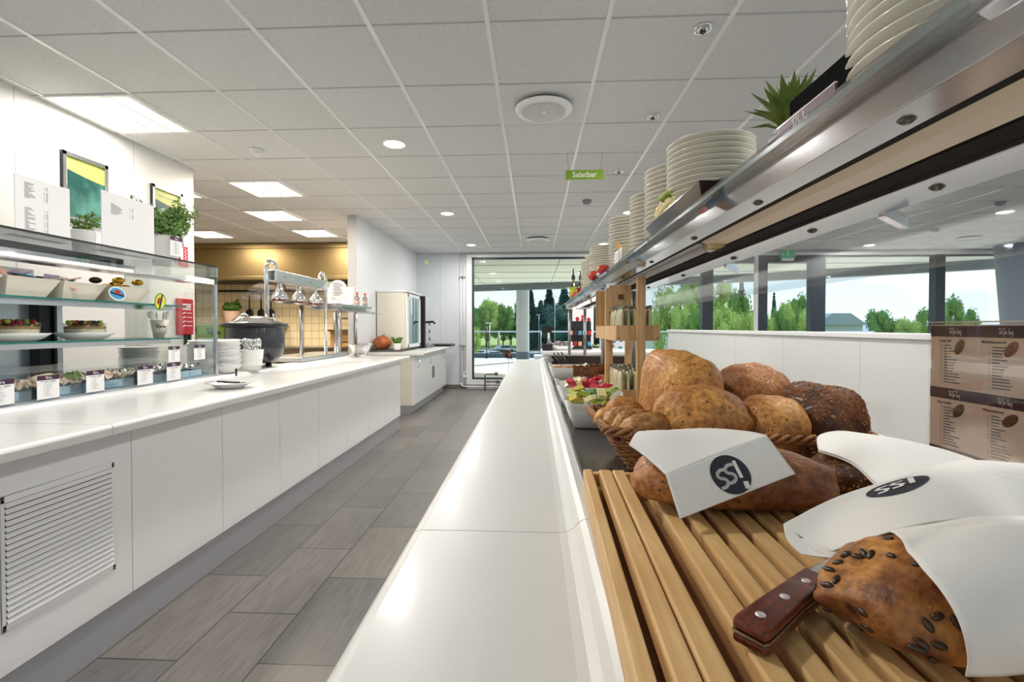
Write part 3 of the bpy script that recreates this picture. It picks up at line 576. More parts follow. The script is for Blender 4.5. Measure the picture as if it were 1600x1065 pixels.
# plates and bowls
def plate_mesh(r=.118, h=.026, name='plate', m=m_porc):
    return MB().lathe([(0, .003), (r*.55, .003), (r*.58, 0), (r*.62, .003), (r*.9, h*.72), (r, h), (r*1.005, h+.002), (r*.985, h+.003), (r*.88, h*.72+.004), (r*.58, .007), (0, .006)], n=40).mesh(name, m)
PM = plate_mesh(); PMs = plate_mesh(.113, .018, 'flat_plate', m_porcw); BM_ = MB().lathe([(0, .003), (.04, .003), (.042, 0), (.046, .004), (.075, .03), (.088, .052), (.09, .054), (.086, .054), (.072, .031), (.042, .008), (0, .007)], n=36).mesh('bowl', m_porcw)
def stack(me, name, n, x, y, z, dz, label, cat, group, jit=.0015, tilt=0):
    rn = random.Random(int(x*100)+int(y*1000))
    for k in range(n):
        o = bpy.data.objects.new(name, me); C.objects.link(o); o.location = (x+rn.uniform(-jit, jit), y+rn.uniform(-jit, jit), z+k*dz); o.rotation_euler = (rn.uniform(-tilt, tilt), rn.uniform(-tilt, tilt), rn.random())
        q = n-1-k; tag(o, ('topmost ' if q == 0 else ORD[q] + ' from the top, ') + label, cat, group)
stack(PMs, 'plate', 16, -2.64, 3.02, .9465, .0115, 'white plate in the wide stack inside the glass case', 'plate', 'plates stacked inside the glass case')
stack(BM_, 'bowl', 13, -2.51, 3.42, .9305, .0155, 'white bowl in the stack seen through the case end', 'bowl', 'bowls stacked behind the case end', .004, .06)
stack(BM_, 'bowl', 13, -2.22, 3.30, .9385, .0155, 'white bowl in the stack between case and cutlery pot', 'bowl', 'bowls stacked outside the glass case', .005, .10)
# labels on the case front
def price_card(y, z, w, h, label, group='purple topped labels on the glass case', x=-2.192):
    t = thing('label_card', label, 'label', (x, y, z), 0, group)
    MB().box(-.001, .001, 0, w, 0, h).build('card', m_paperw, t)
    MB().box(.0011, .0016, 0, w, h*.80, h).build('purple_band', m_purple, t); MB().box(.0011, .0016, 0, w, 0, h*.03).build('purple_foot_line', m_purple, t)
    q = MB(); script_text(q, h*.105, h*.012, basis((.0018, w/2, h*.90), (0, 1, 0), (1, 0, 0))); q.build('lettering', m_paperw, t)
    q = MB(); rn = random.Random(int(y*1000)); fn = lambda a, b: Vector((.0015, a, b))
    ribbon(q, [(w*.15, h*.74), (w*.5, h*.74)], h*.022, fn); ribbon(q, [(w*.6, h*.74), (w*.85, h*.74)], h*.03, fn); ribbon(q, [(w*.3, h*.685), (w*.75, h*.685)], h*.012, fn)
    for k in range(11): ribbon(q, [(w*.36, h*(.62-k*.045)), (w*(.36+.12+.22*rn.random()), h*(.62-k*.045))], h*.009, fn); ribbon(q, [(w*.28, h*(.62-k*.045)), (w*.31, h*(.62-k*.045))], h*.014, fn)
    q.build('small_print', m_inkg, t); return t
for y, w, lb in ((1.775, .10, 'leftmost white label with purple top on the case front, cut by the photo edge'), (1.966, .097, 'white label with purple top, second from the left on the case front'), (2.194, .096, 'white label with purple top, right of the egg halves'), (2.491, .104, 'white label with purple top, in front of the crumpled clear wrap'), (2.699, .107, 'low white label with purple top, nearest the foil covered tray')):
    price_card(y, .945, w, .11, lb)
price_card(2.72, 1.047+.008, .09, .10, 'higher label with purple top right in front of the low bowl stack', x=-2.198); price_card(2.934, 1.047+.008, .10, .10, 'higher label with purple top just left of the case end post', x=-2.198)
# white angled dishes on the upper shelf
def angled_dish(y, label, fill):
    t = thing('angled_dish', label, 'dish', (-2.40, y, 1.4105), 0, 'white angled dishes on the upper glass shelf')
    o = MB(); bt = [(-.10, -.085), (.10, -.085), (.10, .085), (-.10, .085)]; tp = [(-.12, -.105), (.135, -.105), (.135, .125), (-.12, .125)]
    vs = [(a, b, 0) for a, b in bt] + [(a, b, .085) for a, b in tp] + [(a*.95, b*.95, .085) for a, b in tp] + [(a*.93, b*.93, .006) for a, b in bt]
    fs = [(3, 2, 1, 0)] + [(i, (i+1) % 4, 4+(i+1) % 4, 4+i) for i in range(4)] + [(4+i, 4+(i+1) % 4, 8+(i+1) % 4, 8+i) for i in range(4)] + [(8+i, 8+(i+1) % 4, 12+(i+1) % 4, 12+i) for i in range(4)] + [(12, 13, 14, 15)]
    o.add(vs, fs).build('dish', m_porc, t, bevel=.003); return t
rn = random.Random(9)
pk_m = [mat('packet_white', 'e9e6e4', .4), mat('packet_blue', '4a8fb5', .4), mat('packet_pink', 'd9a6a0', .4), mat('packet_violet', '9a92bb', .4)]
for i, y in enumerate((1.78, 2.025, 2.27, 2.555)):
    angled_dish(y, ['white angled dish of small packets cut by the left photo edge', 'white angled dish of small blue and white packets, second from the left', 'white angled dish with a hanging blue oval tag', 'white angled dish of gold wrapped pieces with a green oval tag'][i], i)
    if i < 3:
        for k in range(7):
            o = MB().box(-.038, .038, -.028, .028, -.003, .003).build('food_packet', pk_m[(k+i) % 4], bevel=.002)
            o.location = (-2.36+rn.uniform(-.06, .06), y+rn.uniform(-.07, .07), 1.4105+.066+.008*k); o.rotation_euler = (rn.uniform(-.5, .5), rn.uniform(-.5, .5), rn.random()*3)
            tag(o, ['flat printed packet lying in the leftmost angled dish', 'flat printed packet lying in the second angled dish from the left', 'flat printed packet in the dish with the blue oval tag'][i], 'packet', 'packets in angled dish %s' % 'abc'[i])
    else:
        for k in range(9):
            o = MB().sphere((0, 0, 0), .032, .024, .018, n=12, m=8).build('wrapped_sweet', mat('gold_foil', 'c9a53a', .2, 1) if k == 0 else bpy.data.materials['gold_foil'] if k % 3 else m_blackmetal)
            o.location = (-2.39+rn.uniform(-.08, .08), y+rn.uniform(-.07, .09), 1.4105+.085+.018*(k//3)); tag(o, 'small gold or dark wrapped piece in the rightmost angled dish', 'wrapped sweet', 'wrapped pieces in the rightmost angled dish')
def oval_tag(y, z, c1, c2, label, x=-2.245, rot=.2, ry=.052, rz=.036):
    t = thing('oval_tag', label, 'tag', (x, y, z)); 
    M0 = Matrix.Rotation(rot, 4, 'X')
    def ell(a, b, xx): 
        q = MB(); n = 32; q.add([M0 @ Vector((xx, a*math.cos(2*PI*i/n), b*math.sin(2*PI*i/n))) for i in range(n)] + [M0 @ Vector((xx-.0008, a*math.cos(2*PI*i/n), b*math.sin(2*PI*i/n))) for i in range(n)], [tuple(range(n)), tuple(range(2*n-1, n-1, -1))] + [(i, (i+1) % n, n+(i+1) % n, n+i) for i in range(n)]); return q
    ell(ry, rz, 0).build('tag_card', mat('tag_border', c1, .4), t); ell(ry*.86, rz*.82, .001).build('tag_field', mat('tag_field', c2, .4), t)
    q = MB(); f = lambda a, b: M0 @ Vector((.0016, a, b)); ribbon(q, [(-ry*.8, -rz*.1), (ry*.8, -rz*.1)], rz*.3, f); q.build('dark_stripe', mat('tag_navy', '1c2550', .4), t)
    q = MB(); ribbon(q, [(-ry*.35, rz*.2), (ry*.35, rz*.2)], rz*.4, f); ribbon(q, [(-ry*.2, rz*.4), (ry*.2, rz*.4)], rz*.3, f); q.build('coral_shape', mat('tag_coral', 'c8563c', .4), t)
oval_tag(2.43, 1.452, 'dfe9ef', '3a93c7', 'blue oval tag hanging on the third white dish', rot=-.2)
oval_tag(2.72, 1.425, '4f9a2e', 'd9d233', 'green and yellow oval tag hanging from the dish of gold pieces', rot=1.3, ry=.052, rz=.042)
# cakes
def cake(y, label):
    p = thing('cake_plate', 'white flared dish under the ' + ('cut off dessert at the left edge' if y < 2.2 else 'dessert in the middle of the lower shelf'), 'plate', (-2.45, y, 1.2055), 0, 'dishes under the layered desserts')
    MB().lathe([(0, 0), (.09, 0), (.11, .008), (.15, .034), (.147, .037), (.108, .013), (0, .008)], n=36).build('dish', m_porcw, p)
    t = thing('layered_dessert', label[0].upper()*0 + label, 'dessert', (-2.45, y, 1.2145), 0, 'layered desserts in glass on the lower shelf')
    p.scale = (.86, .86, 1); t.scale = (.84, .84, 1.05)
    MB().lathe([(.103, 0), (.105, 0), (.106, .075), (.104, .075)], n=36).build('glass_wall', m_glass, t)
    MB().lathe([(0, 0), (.099, .001), (.1005, .045), (0, .048)], n=36).build('cream_layer', mat('cream', 'eadfc6', .6, bump=.3, bump_s=60), t)
    MB().lathe([(0, .046), (.1015, .045), (.1020, .058), (0, .062)], n=36).build('crumble_layer', mat('crumble', 'c9a366', .8, noise_s=80, c2='9a7338', bump=.6, bump_s=90), t)
    r = random.Random(int(y*10)); a = MB(); b = MB(); c = MB()
    for _ in range(34):
        an = r.random()*6.3; rr = .092*r.random()**.5; z = .068+.012*r.random()
        (a if r.random() < .5 else b).sphere((rr*math.cos(an), rr*math.sin(an), z), .014, .012, .012, n=8, m=6)
    for _ in range(10): an = r.random()*6.3; c.sphere((.07*math.cos(an), .07*math.sin(an), .08), .009, n=8, m=6)
    for mb_, nm_, mt_ in ((a, 'raspberries', mat('raspberry', 'a81e2b', .4, bump=.5, bump_s=120)), (b, 'kiwi_pieces', mat('kiwi', 'a3ad3e', .35)), (c, 'blackberries', mat('blackberry', '281a2a', .4))): mb_.build(nm_, mt_, t)['kind'] = 'stuff'
cake(2.10, 'layered dessert with raspberries and kiwi cut by the left photo edge'); cake(2.45, 'layered dessert with raspberries and kiwi in the middle of the lower shelf')
t = thing('spoon_cup', 'cream cup with handwritten print holding white plastic spoons on the lower glass shelf', 'cup', (-2.36, 2.85, 1.2055)); t.scale = (1.1, 1.1, 1.1)
MB().lathe([(0, .002), (.026, .002), (.028, 0), (.044, .10), (.043, .10), (.027, .006), (0, .006)], n=28).build('cup', m_porc, t)
q = MB(); script_text(q, .02, .002, basis((.031, -.027, .066), (.66, .75, 0), (.75, -.66, .05))); q.build('lettering', m_ink, t)
for k in range(6):
    a = k*1.1+.3; M0 = Matrix.Translation((-2.36+.018*math.cos(a), 2.85+.018*math.sin(a), 1.225)) @ Matrix.Rotation(a, 4, 'Z') @ Matrix.Rotation(.22+.05*(k % 3), 4, 'Y')
    o = MB().tube([(0, 0, 0), (0, 0, .10)], .0035, 6).sphere((0, 0, .125), .016, .005, .026, n=12, m=8).build('plastic_spoon', m_porcw); o.matrix_world = M0
    tag(o, 'white plastic spoon standing in the cream cup', 'spoon', 'plastic spoons in the cream cup')
# things on top of the case
def menu_board(y, w, z0, h, rows, label):
    t = thing('menu_board', label, 'menu', (-2.35, y, z0)); MB().box(-.002, .002, 0, w, 0, h).box(-.06, -.002, 0, w, 0, .004).build('board', m_paperw, t)
    q = MB(); fn = lambda a, b: Vector((.0024, a, b)); r = random.Random(int(y*100))
    for a, b in rows:
        n = int((a-b)*h/.0062)
        for k in range(n):
            z = a*h - k*.0062; ribbon(q, [(w*.16, z), (w*(.2+.16*r.random()), z)], .0028, fn); 
            if k % 2 == 0 or r.random() < .6: ribbon(q, [(w*.5, z), (w*.51, z)], .0024, fn); ribbon(q, [(w*.545, z), (w*.57, z)], .003, fn)
    q.build('small_print', m_inkg, t)
menu_board(2.025, .252, 1.693, .275, [(.9, .62), (.48, .02)], 'large white menu card with columns of print, leftmost on the glass case')
menu_board(2.452, .352, 1.693, .325, [(.82, .62)], 'large white menu card with a little print, left of the potted herb on the case')
def herb_pot(loc, r, h, label, name, leafr, n, size, card=True, m=m_leaf, potm=None, wide=1.25, sprigs=8, hh=1.0, extra=None):
    t = thing(name, label, 'potted plant', loc)
    p = MB().lathe([(0, 0), (r*.8, 0), (r*.82, .003), (r, h*.97), (r*1.02, h), (r*.96, h), (r*.93, h*.9), (0, h*.88)], n=28).build('pot', potm or m_porcw, t)
    f = MB(); rn = random.Random(n); leafcards(f, (0, 0, h+leafr*.55*hh), leafr, n, size, .75*hh, 0, rn)
    for k in range(sprigs):
        a = rn.random()*6.3; q = Vector((math.cos(a)*leafr*wide, math.sin(a)*leafr*wide, h+leafr*(.7+.9*rn.random())*hh)); b = Vector((0, 0, h)); mid = b.lerp(q, .55)+Vector((0, 0, .03))
        f.tube([b, mid, q], size*.05, 4)
        for j in range(12):
            c = mid.lerp(q, j/11); leafcards(f, c, size*.8, 2, size*.8, 1, 0, rn)
    f.build('foliage', m, t); return t, p
t, p = herb_pot((-2.52, 3.10, 1.693), .083, .20, 'tall white pot of bushy trailing herb on the glass case end', 'potted_herb', .145, 1700, .026, m=m_herb, hh=1.0, sprigs=24, wide=1.3)
q = MB().box(-.001, .001, -.055, .055, .06, .19); cc = q.build('price_tag', m_paperw, t); cc.location = (.088, -.01, 0)
MB().box(.0012, .0018, -.055, .055, .165, .19).build('purple_band', m_purple, cc)
q = MB(); script_text(q, .012, .0016, basis((.002, 0, .178), (0, 1, 0), (1, 0, 0))); q.build('lettering', m_paperw, cc)
q = MB(); 
for k in range(10): ribbon(q, [(-.02, .15-k*.008), (.02*(k % 3)*.5, .15-k*.008)], .002, lambda a, b: Vector((.0018, a, b)))
q.build('small_print', m_inkg, cc)
herb_pot((-2.72, 2.72, 1.693), .06, .16, 'pot of thin herb sprigs peeking over the second menu card', 'potted_herb', .06, 200, .018, sprigs=14, m=m_herb, wide=1.6)
# framed pictures and wall things
def picture(y, z, w, h, label):
    t = thing('framed_picture', label, 'picture', (X_L, y, z)); fr_ = MB()
    for q in ((0, w, 0, .028), (0, w, h-.028, h), (0, .028, 0, h), (w-.028, w, 0, h)): fr_.box(0, .022, *q)
    fr_.build('silver_frame', m_alu, t, bevel=.002); MB().box(0, .0215, -.002, 0, 0, h).build('dark_frame_side', m_black, t)
    m = mat('leaf_photograph', '0f4540', .3, noise_s=5, c2='4f8a7c', ramp=(.42, .72)); MB().box(.001, .006, .028, w-.028, .028, h-.028).build('print', m, t)
    MB().prism([(.028, h-.028), (.028, h-.115)] + [(.028+(w-.056)*k/8, h-.115-.03*math.sin(PI*k/8*.5)-.01*k/8) for k in range(1, 9)] + [(w-.028, h-.028)], .0061, .0068, axis='x').build('yellow_green_band', mat('band_green', 'a9b35c', .4), t)
    q = MB(); M0 = basis((.0072, w/2, h-.082), (0, 1, 0), (1, 0, 0)); r = random.Random(3)
    pts = [(-.09+.18*k/46, .008*math.sin(k*1.9)*(.5+r.random())) for k in range(47)]
    ribbon(q, pts[:14], .0016, lambda a, b: M0 @ Vector((a, b, 0))); ribbon(q, pts[17:20], .0016, lambda a, b: M0 @ Vector((a, b, 0))); ribbon(q, pts[22:], .0016, lambda a, b: M0 @ Vector((a, b, 0))); q.build('lettering', m_ink, t)
picture(3.135, 2.03, .35, .48, 'silver framed green leaf picture on the left wall above the menu cards'); picture(3.905, 2.03, .35, .48, 'silver framed green picture partly hidden behind the potted herb')
t = thing('wall_sign', 'small red and white vertical sign on the left wall under the herb', 'sign', (X_L, 4.22, 1.84)); MB().box(0, .006, 0, .11, 0, .19).build('sign_plate', m_red, t)
q = MB(); f = lambda a, b: Vector((.0065, a, b)); ribbon(q, [(.035, .07), (.035, .17)], .03, f); r = random.Random(8); ribbon(q, [(.08+.012*math.sin(k*1.7), .06+.115*k/14) for k in range(15)], .007, f); ribbon(q, [(.02+.06*k/8, .03+.01*math.sin(k*2)) for k in range(9)], .006, f); q.build('white_lettering', m_paperw, t)
t = thing('fire_blanket', 'red fire blanket pouch with white print hanging on the left wall end', 'fire blanket', (X_L, 4.17, 1.20)); MB().box(0, .035, 0, .19, 0, .34).build('pouch', m_red, t, bevel=.01)
q = MB(); f = lambda a, b: Vector((.0356, a, b))
for k in range(3): ribbon(q, [(.05, .285-k*.022), (.15, .285-k*.022)], .013, f)
for k in range(4): ribbon(q, [(.05, .20-k*.04), (.085, .21-k*.04)], .01, f); ribbon(q, [(.1, .205-k*.04), (.165, .205-k*.04)], .006, f)
q.build('white_print', m_paperw, t); MB().box(.005, .02, .10, .125, -.09, 0).box(.005, .02, .15, .175, -.09, 0).build('black_pull_tapes', m_black, t)
# small dish on the rail
t = thing('small_dish', 'white shallow dish with cutlery on the tray rail worktop', 'dish', (-1.80, 2.70, .9105)); MB().lathe([(0, .003), (.06, .003), (.065, 0), (.07, .005), (.105, .026), (.13, .034), (.13, .037), (.10, .030), (.065, .01), (0, .008)], n=40).build('dish', m_porcw, t)
o = MB().tube([(-.07, -.02, .032), (.04, .03, .022)], .006, 8).sphere((.06, .038, .02), .022, .014, .006).build('serving_spoon', m_black); o.location = (-1.80, 2.70, .917); tag(o, 'black handled spoon lying in the small white dish', 'spoon')
# ------------------------------------------------------------------ hot section of the left counter
t = thing('soup_kettle', 'black soup kettle with domed steel lid on the left counter', 'soup kettle', (-2.32, 3.80, .9305))
MB().lathe([(.10, .045), (.16, .055), (.205, .10), (.225, .18), (.222, .27), (.212, .34)], n=48).build('kettle_body', mat('kettle_black', '24262c', .3, coat=.3), t)
MB().lathe([(.205, .335), (.245, .345), (.25, .36), (.245, .375), (.20, .38), (.19, .37)], n=48).build('rim', m_black, t)
ld_ = MB().lathe([(0, .435), (.09, .43), (.15, .415), (.165, .395), (.195, .385), (.20, .378)], n=48).build('lid', m_chrome, t)
MB().tube([(-.08, -.06, .405), (-.085, -.062, .44), (-.06, -.05, .455), (-.035, -.04, .44), (-.04, -.04, .425)], .006, 8).build('lid_handle', m_chrome, ld_)
MB().tube([(.12, .05, .40), (.125, .06, .45), (.15, .07, .455), (.17, .07, .42)], .005, 8).build('lid_handle', m_chrome, ld_)
for a in (0, 2.1, 4.2): MB().lathe([(.025, .0), (.022, .055), (0, .055)], c=(.10*math.cos(a+.6), .10*math.sin(a+.6), 0), n=14).build('foot', m_black, t)
MB().tube([(.19, -.11, .09), (.205, -.12, .09)], .018, 14).build('dial_knob', m_black, t)
t = thing('cutlery_pot', 'white banded pot of steel cutlery before the soup kettle', 'pot', (-2.19, 3.53, .9385))
MB().lathe([(0, .003), (.068, .003), (.07, 0), (.075, .04), (.077, .042), (.0775, .045), (.082, .085), (.084, .087), (.0845, .09), (.09, .155), (.093, .16), (.087, .16), (.072, .01), (0, .01)], n=36).build('pot', m_porcw, t)
r = random.Random(4)
for k in range(22):
    a = r.random()*6.3; rr = .065*r.random()**.5; tl = .16*rr/.065
    o = MB().tube([(0, 0, 0), (0, 0, .13)], .004, 6).sphere((0, 0, .152), .017, .006, .028, n=12, m=8).build('spoon', m_chrome)
    o.matrix_world = Matrix.Translation((-2.19+rr*math.cos(a), 3.53+rr*math.sin(a), .990+.02*r.random())) @ Matrix.Rotation(a, 4, 'Z') @ Matrix.Rotation(tl, 4, 'Y') @ Matrix.Rotation(r.random()*3, 4, 'Z')
    tag(o, 'steel spoon standing bowl up in the white banded pot', 'spoon', 'cutlery in the white pot')
tag(MB().tube([(0, 0, 0), (0, 0, .035)], .006, 8).sphere((0, 0, .042), .009).build('edge_pin', m_black, loc=(-2.04, 3.12, .938)), 'small black knob pin on the counter edge beside the bowls', 'knob')
# heat lamp bridge
t = thing('heat_lamp_bridge', 'chrome heat lamp bridge with three hanging lamps over the counter', 'heat lamp', (-2.305, 0, .9305))
for y, sg_ in ((3.95, 1), (5.10, -1)):
    pts = [(0, y, 0), (0, y, .82)] + [(0, y + sg_*(.075-.075*math.cos(a)), .85+.075*math.sin(a)) for a in [i*PI/10 for i in range(11)]] + [(0, y+sg_*.15, .80)]
    MB().tube(pts, .018, 14).build('hooked_post', m_chrome, t)
    MB().lathe([(.045, 0.001), (.045, .012), (.022, .018)], c=(0, y, 0), n=24).build('base_flange', m_chrome, t)
bm_ = MB().box(-.06, .055, 4.0, 5.05, .745, .845).build('beam', m_alu, t, bevel=.006)
for k in range(5): MB().box(-.045, .04, 3.994, 4.001, .760+k*.016, .768+k*.016).build('vent_slot', m_black, bm_)
for k in range(4): MB().lathe([(0, 0), (.006, 0), (.005, .003)], n=10, M=Matrix.Rotation(PI/2, 4, 'Y'), c=(.0552, 4.15+k*.25, .795)).build('screw', m_darksteel, bm_)
for y in (4.16, 4.50, 4.86):
    l = MB().lathe([(.018, .745), (.02, .70), (.032, .675), (.066, .63), (.078, .595), (.075, .595), (.062, .63), (.028, .67)], c=(0, y, 0), n=32).build('lamp', m_chrome, t)
    MB().lathe([(0, .562), (.045, .566), (.070, .582), (.074, .597)], c=(0, y, 0), n=28).build('red_bulb', mat('heat_bulb', '58140f', .1, coat=1) if y < 4.2 else bpy.data.materials['heat_bulb'], l)
MB().grid(lambda u, v: Vector((-.26+.50*u, 4.02+1.0*v, .60+.15*math.sin(PI*u)**.7)), 18, 2).build('curved_guard', glassmat('guard_plexi', (.98, .98, .98), .03, boost=.3), t)
# slab, shelf with posts
t = thing('hot_plate', 'low steel hot plate slab under the heat lamps', 'hot plate', (-2.39, 4.33, .9305)); MB().box(-.22, .20, 0, 1.14, .012, .052).build('plate', m_alu, t, bevel=.004); 
for a in (-.18, .16):
    for b in (.05, 1.05): MB().lathe([(.02, 0), (.02, .012), (0, .012)], c=(a, b, 0), n=12).build('foot', m_black, t)
t = thing('pass_shelf', 'steel pass shelf on round posts at the far end of the counter', 'shelf', (0, 0, .93))
MB().box(-2.55, -2.14, 5.14, 6.10, .575, .61).build('shelf_top', m_alu, t, bevel=.004)
MB().box(-2.50, -2.20, 5.16, 6.08, .535, .574).build('shelf_box', m_steel, t, bevel=.004)
MB().box(-2.60, -2.44, 4.75, 5.139, .585, .61).build('shelf_extension', m_darksteel, t)
for x, y in ((-2.52, 4.98), (-2.22, 5.24), (-2.22, 5.74), (-2.47, 5.74)): MB().tube([(x, y, 0), (x, y, .58)], .021, 14).build('post', m_steel, t)
MB().add([(-2.14, 5.15, .55), (-2.14, 6.05, .55), (-1.98, 6.05, .50), (-1.98, 5.15, .50), (-2.14, 5.15, .556), (-2.14, 6.05, .556), (-1.98, 6.05, .506), (-1.98, 5.15, .506)], [(0, 1, 2, 3), (7, 6, 5, 4), (0, 3, 7, 4), (1, 5, 6, 2), (2, 6, 7, 3), (0, 4, 5, 1)]).build('sneeze_glass', m_glass, t)
t = thing('disc_sign', 'round white printed disc standing behind the far lamp hook', 'sign', (-2.22, 5.22, 1.541))
MB().tube([(0, 0, .16), (0, .004, .16)], .105, 36).build('disc', m_paperw, t); MB().box(-.02, .02, -.015, .02, 0, .06).build('foot', m_paperw, t)
q = MB(); M0 = basis((0, -.001, .16), (1, 0, 0), (0, -1, 0)); r = random.Random(1)
for k in range(9): ribbon(q, [(-.06+.02*(k % 2), .07-.017*k), (.02+.05*r.random(), .07-.017*k)], .006, lambda a, b: M0 @ Vector((a, b, .0004)))
q.build('print', m_inkg, t)
def stand_card(x, y, z, w, h, rz, lean, label, top=None, name='card_stand', ink=True, bottom=None):
    t = thing(name, label, 'menu card', (x, y, z), rz); Ml = Matrix.Rotation(lean, 4, 'X')
    MB().box(-w/2, w/2, -.002, .002, 0, h, M=Ml).build('card', m_paperw, t)
    if top: MB().box(-w/2, w/2, -.0032, -.0021, h*.72, h, M=Ml).build('coloured_band', top, t)
    q = MB(); r = random.Random(int(w*999)); f = lambda a, b: Ml @ Vector((a, -.0036, b))
    for k in range(9): ribbon(q, [(-w*.3, h*(.62-.05*k)), (w*(-.1+.4*r.random()), h*(.62-.05*k))], h*.014, f)
    q.build('small_print', m_inkg, t)
    MB().box(-w/2, w/2, -.002, .05, 0, .004).build('stand_foot', m_paperw, t); return t
m_gband = mat('soft_green_print', '7aa36a', .5)
stand_card(-2.34, 5.45, 1.541, .20, .27, 0, 0, 'white upright card on the far pass shelf with green edge behind', m_gband)
stand_card(-2.20, 5.40, 1.541, .15, .22, .15, -.35, 'white leaning menu sheet in front of the upright card on the pass shelf')
for x, y, lb in ((-2.24, 5.85, 'nearer small bottle with a red cap on the pass shelf'), (-2.20, 6.02, 'further small bottle with a red cap on the pass shelf')):
    t = thing('sauce_bottle', lb, 'bottle', (x, y, 1.541), 0, 'red capped bottles on the pass shelf')
    MB().lathe([(0, 0), (.028, 0), (.03, .01), (.03, .10), (.014, .135), (.013, .15)], n=24).build('bottle', glassmat('bottle_glass', (.75, .7, .68), .2), t); MB().lathe([(.015, .15), (.015, .175), (0, .175)], n=18).build('cap', m_red, t); MB().lathe([(.0305, .03), (.0305, .085)], n=24).build('bottle_label', mat('bottle_label', 'cbb7b2', .5, noise_s=60, c2='6b3038'), t)
t = thing('steel_bowl', 'shiny steel mixing bowl at the end of the left counter', 'bowl', (-2.12, 5.62, .9385))
MB().lathe([(0, .002), (.06, .002), (.065, 0), (.11, .06), (.155, .125), (.16, .125), (.16, .129), (.150, .126), (.105, .062), (.06, .008), (0, .008)], n=40).build('bowl', m_chrome, t)
MB().lathe([(0, .11), (.06, .115), (.12, .10), (.135, .096)], n=30).build('brown_contents', mat('nuts', '6b4126', .8, bump=.5), t)
# ------------------------------------------------------------------ far left cabinets
t = thing('back_cabinet', 'white back cabinet with two bow handles, by the side wall', 'cabinet', (-2.41, 6.74, 0))
MB().box(.0, .64, 0, 2.5, .13, .865).build('cabinet_body', mat('cream_cabinet', 'd8d3c4', .5), t, bevel=.001); MB().box(0, .60, .01, 2.5, 0, .13).build('plinth', m_plinth, t)
for a, b in ((.0, .8), (.8, 1.6)):
    d = MB().box(.641, .66, a+.002, b-.002, .135, .862).build('door', m_white, t, bevel=.0015)
    yy = a+.25 if a < .5 else b-.55
    MB().tube([(.66, yy+.10*k-.10+.0, .74+.06*0) if False else (.66+.035*math.sin(PI*k/8), yy, .66+.14*k/8) for k in range(9)], .007, 8).build('bow_handle', m_chrome, d)
d = MB().box(.641, .66, 1.602, 2.498, .135, .862).build('door', m_white, t, bevel=.0015)
MB().box(.6605, .668, 1.25, 1.42, .40, .60).build('vent_grille', m_darksteel, t)
MB().tube([(.66+.035*math.sin(PI*k/8), 2.2, .66+.14*k/8) for k in range(9)], .007, 8).build('bow_handle', m_chrome, d)
tag(MB().prism([(-2.41, .868)] + [(-1.60, .868)] + nose(-1.56, .91, .87, .012, 1) + [(-2.41, .91)], 6.68, 9.28).build('worktop', m_worktop), 'white back worktop carrying the glass door fridge', 'worktop')
t = thing('glass_door_fridge', 'cream counter fridge with a glass front door', 'fridge', (-2.405, 7.08, .9105))
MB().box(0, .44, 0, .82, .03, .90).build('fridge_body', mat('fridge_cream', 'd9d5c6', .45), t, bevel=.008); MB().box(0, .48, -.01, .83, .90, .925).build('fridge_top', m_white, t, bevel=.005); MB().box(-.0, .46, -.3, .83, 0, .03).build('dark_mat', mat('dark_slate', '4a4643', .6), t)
d = MB(); 
for q in ((0.01, .81, .05, .10), (.01, .81, .83, .88), (.01, .07, .05, .88), (.75, .81, .05, .88)): d.box(.443, .48, *q)
d = d.build('door', m_white, t, bevel=.003); MB().box(.455, .465, .07, .75, .10, .83).build('door_glass', mat('fridge_glass', '88b0b4', .04, .9), d)
MB().tube([(.48, .10, .55), (.515, .10, .57), (.515, .10, .80), (.48, .10, .82)], .009, 8).build('door_handle', m_white, d)
t = thing('coffee_machine', 'tall chrome coffee machine with black front beside the fridge', 'coffee machine', (-2.30, 8.02, .9105))
MB().box(0, .42, 0, .06, 0, .90).build('black_side', m_black, t, bevel=.01); MB().box(0, .40, .07, .42, 0, .88).build('chrome_column', m_chrome, t, bevel=.03)
MB().tube([(.40, .2, .45), (.52, .2, .46), (.55, .2, .42)], .02, 12).build('spout', m_black, t); MB().box(.40, .50, .08, .40, 0, .05).build('drip_tray', m_steel, t)
t = thing('drink_dispenser', 'round steel drink urn with black taps near the corner', 'dispenser', (-2.12, 8.68, .9105))
MB().lathe([(0, 0), (.12, 0), (.12, .05), (.10, .06), (.10, .60), (.11, .61), (.07, .66), (0, .67)], n=32).build('urn', m_chrome, t); MB().tube([(-.02, 0, .66), (.03, -.02, .70), (.12, -.04, .69)], .012, 8).build('lid_knob', m_black, t)
for z in (.30, .16, .44): MB().tube([(.09, 0, z), (.17, -.02, z+.01), (.18, -.02, z-.04)], .014, 10).build('tap', m_black, t)
tag(MB().box(0, .42, 0, .5, 0, .035).box(.02, .40, .02, .48, .035, .04).build('drip_mat', m_blackmetal, loc=(-2.12, 8.72, .9105) if False else (-1.98, 8.72, .9105), bevel=.003), 'flat black drip tray on the back worktop beside the drink urn', 'drip tray')
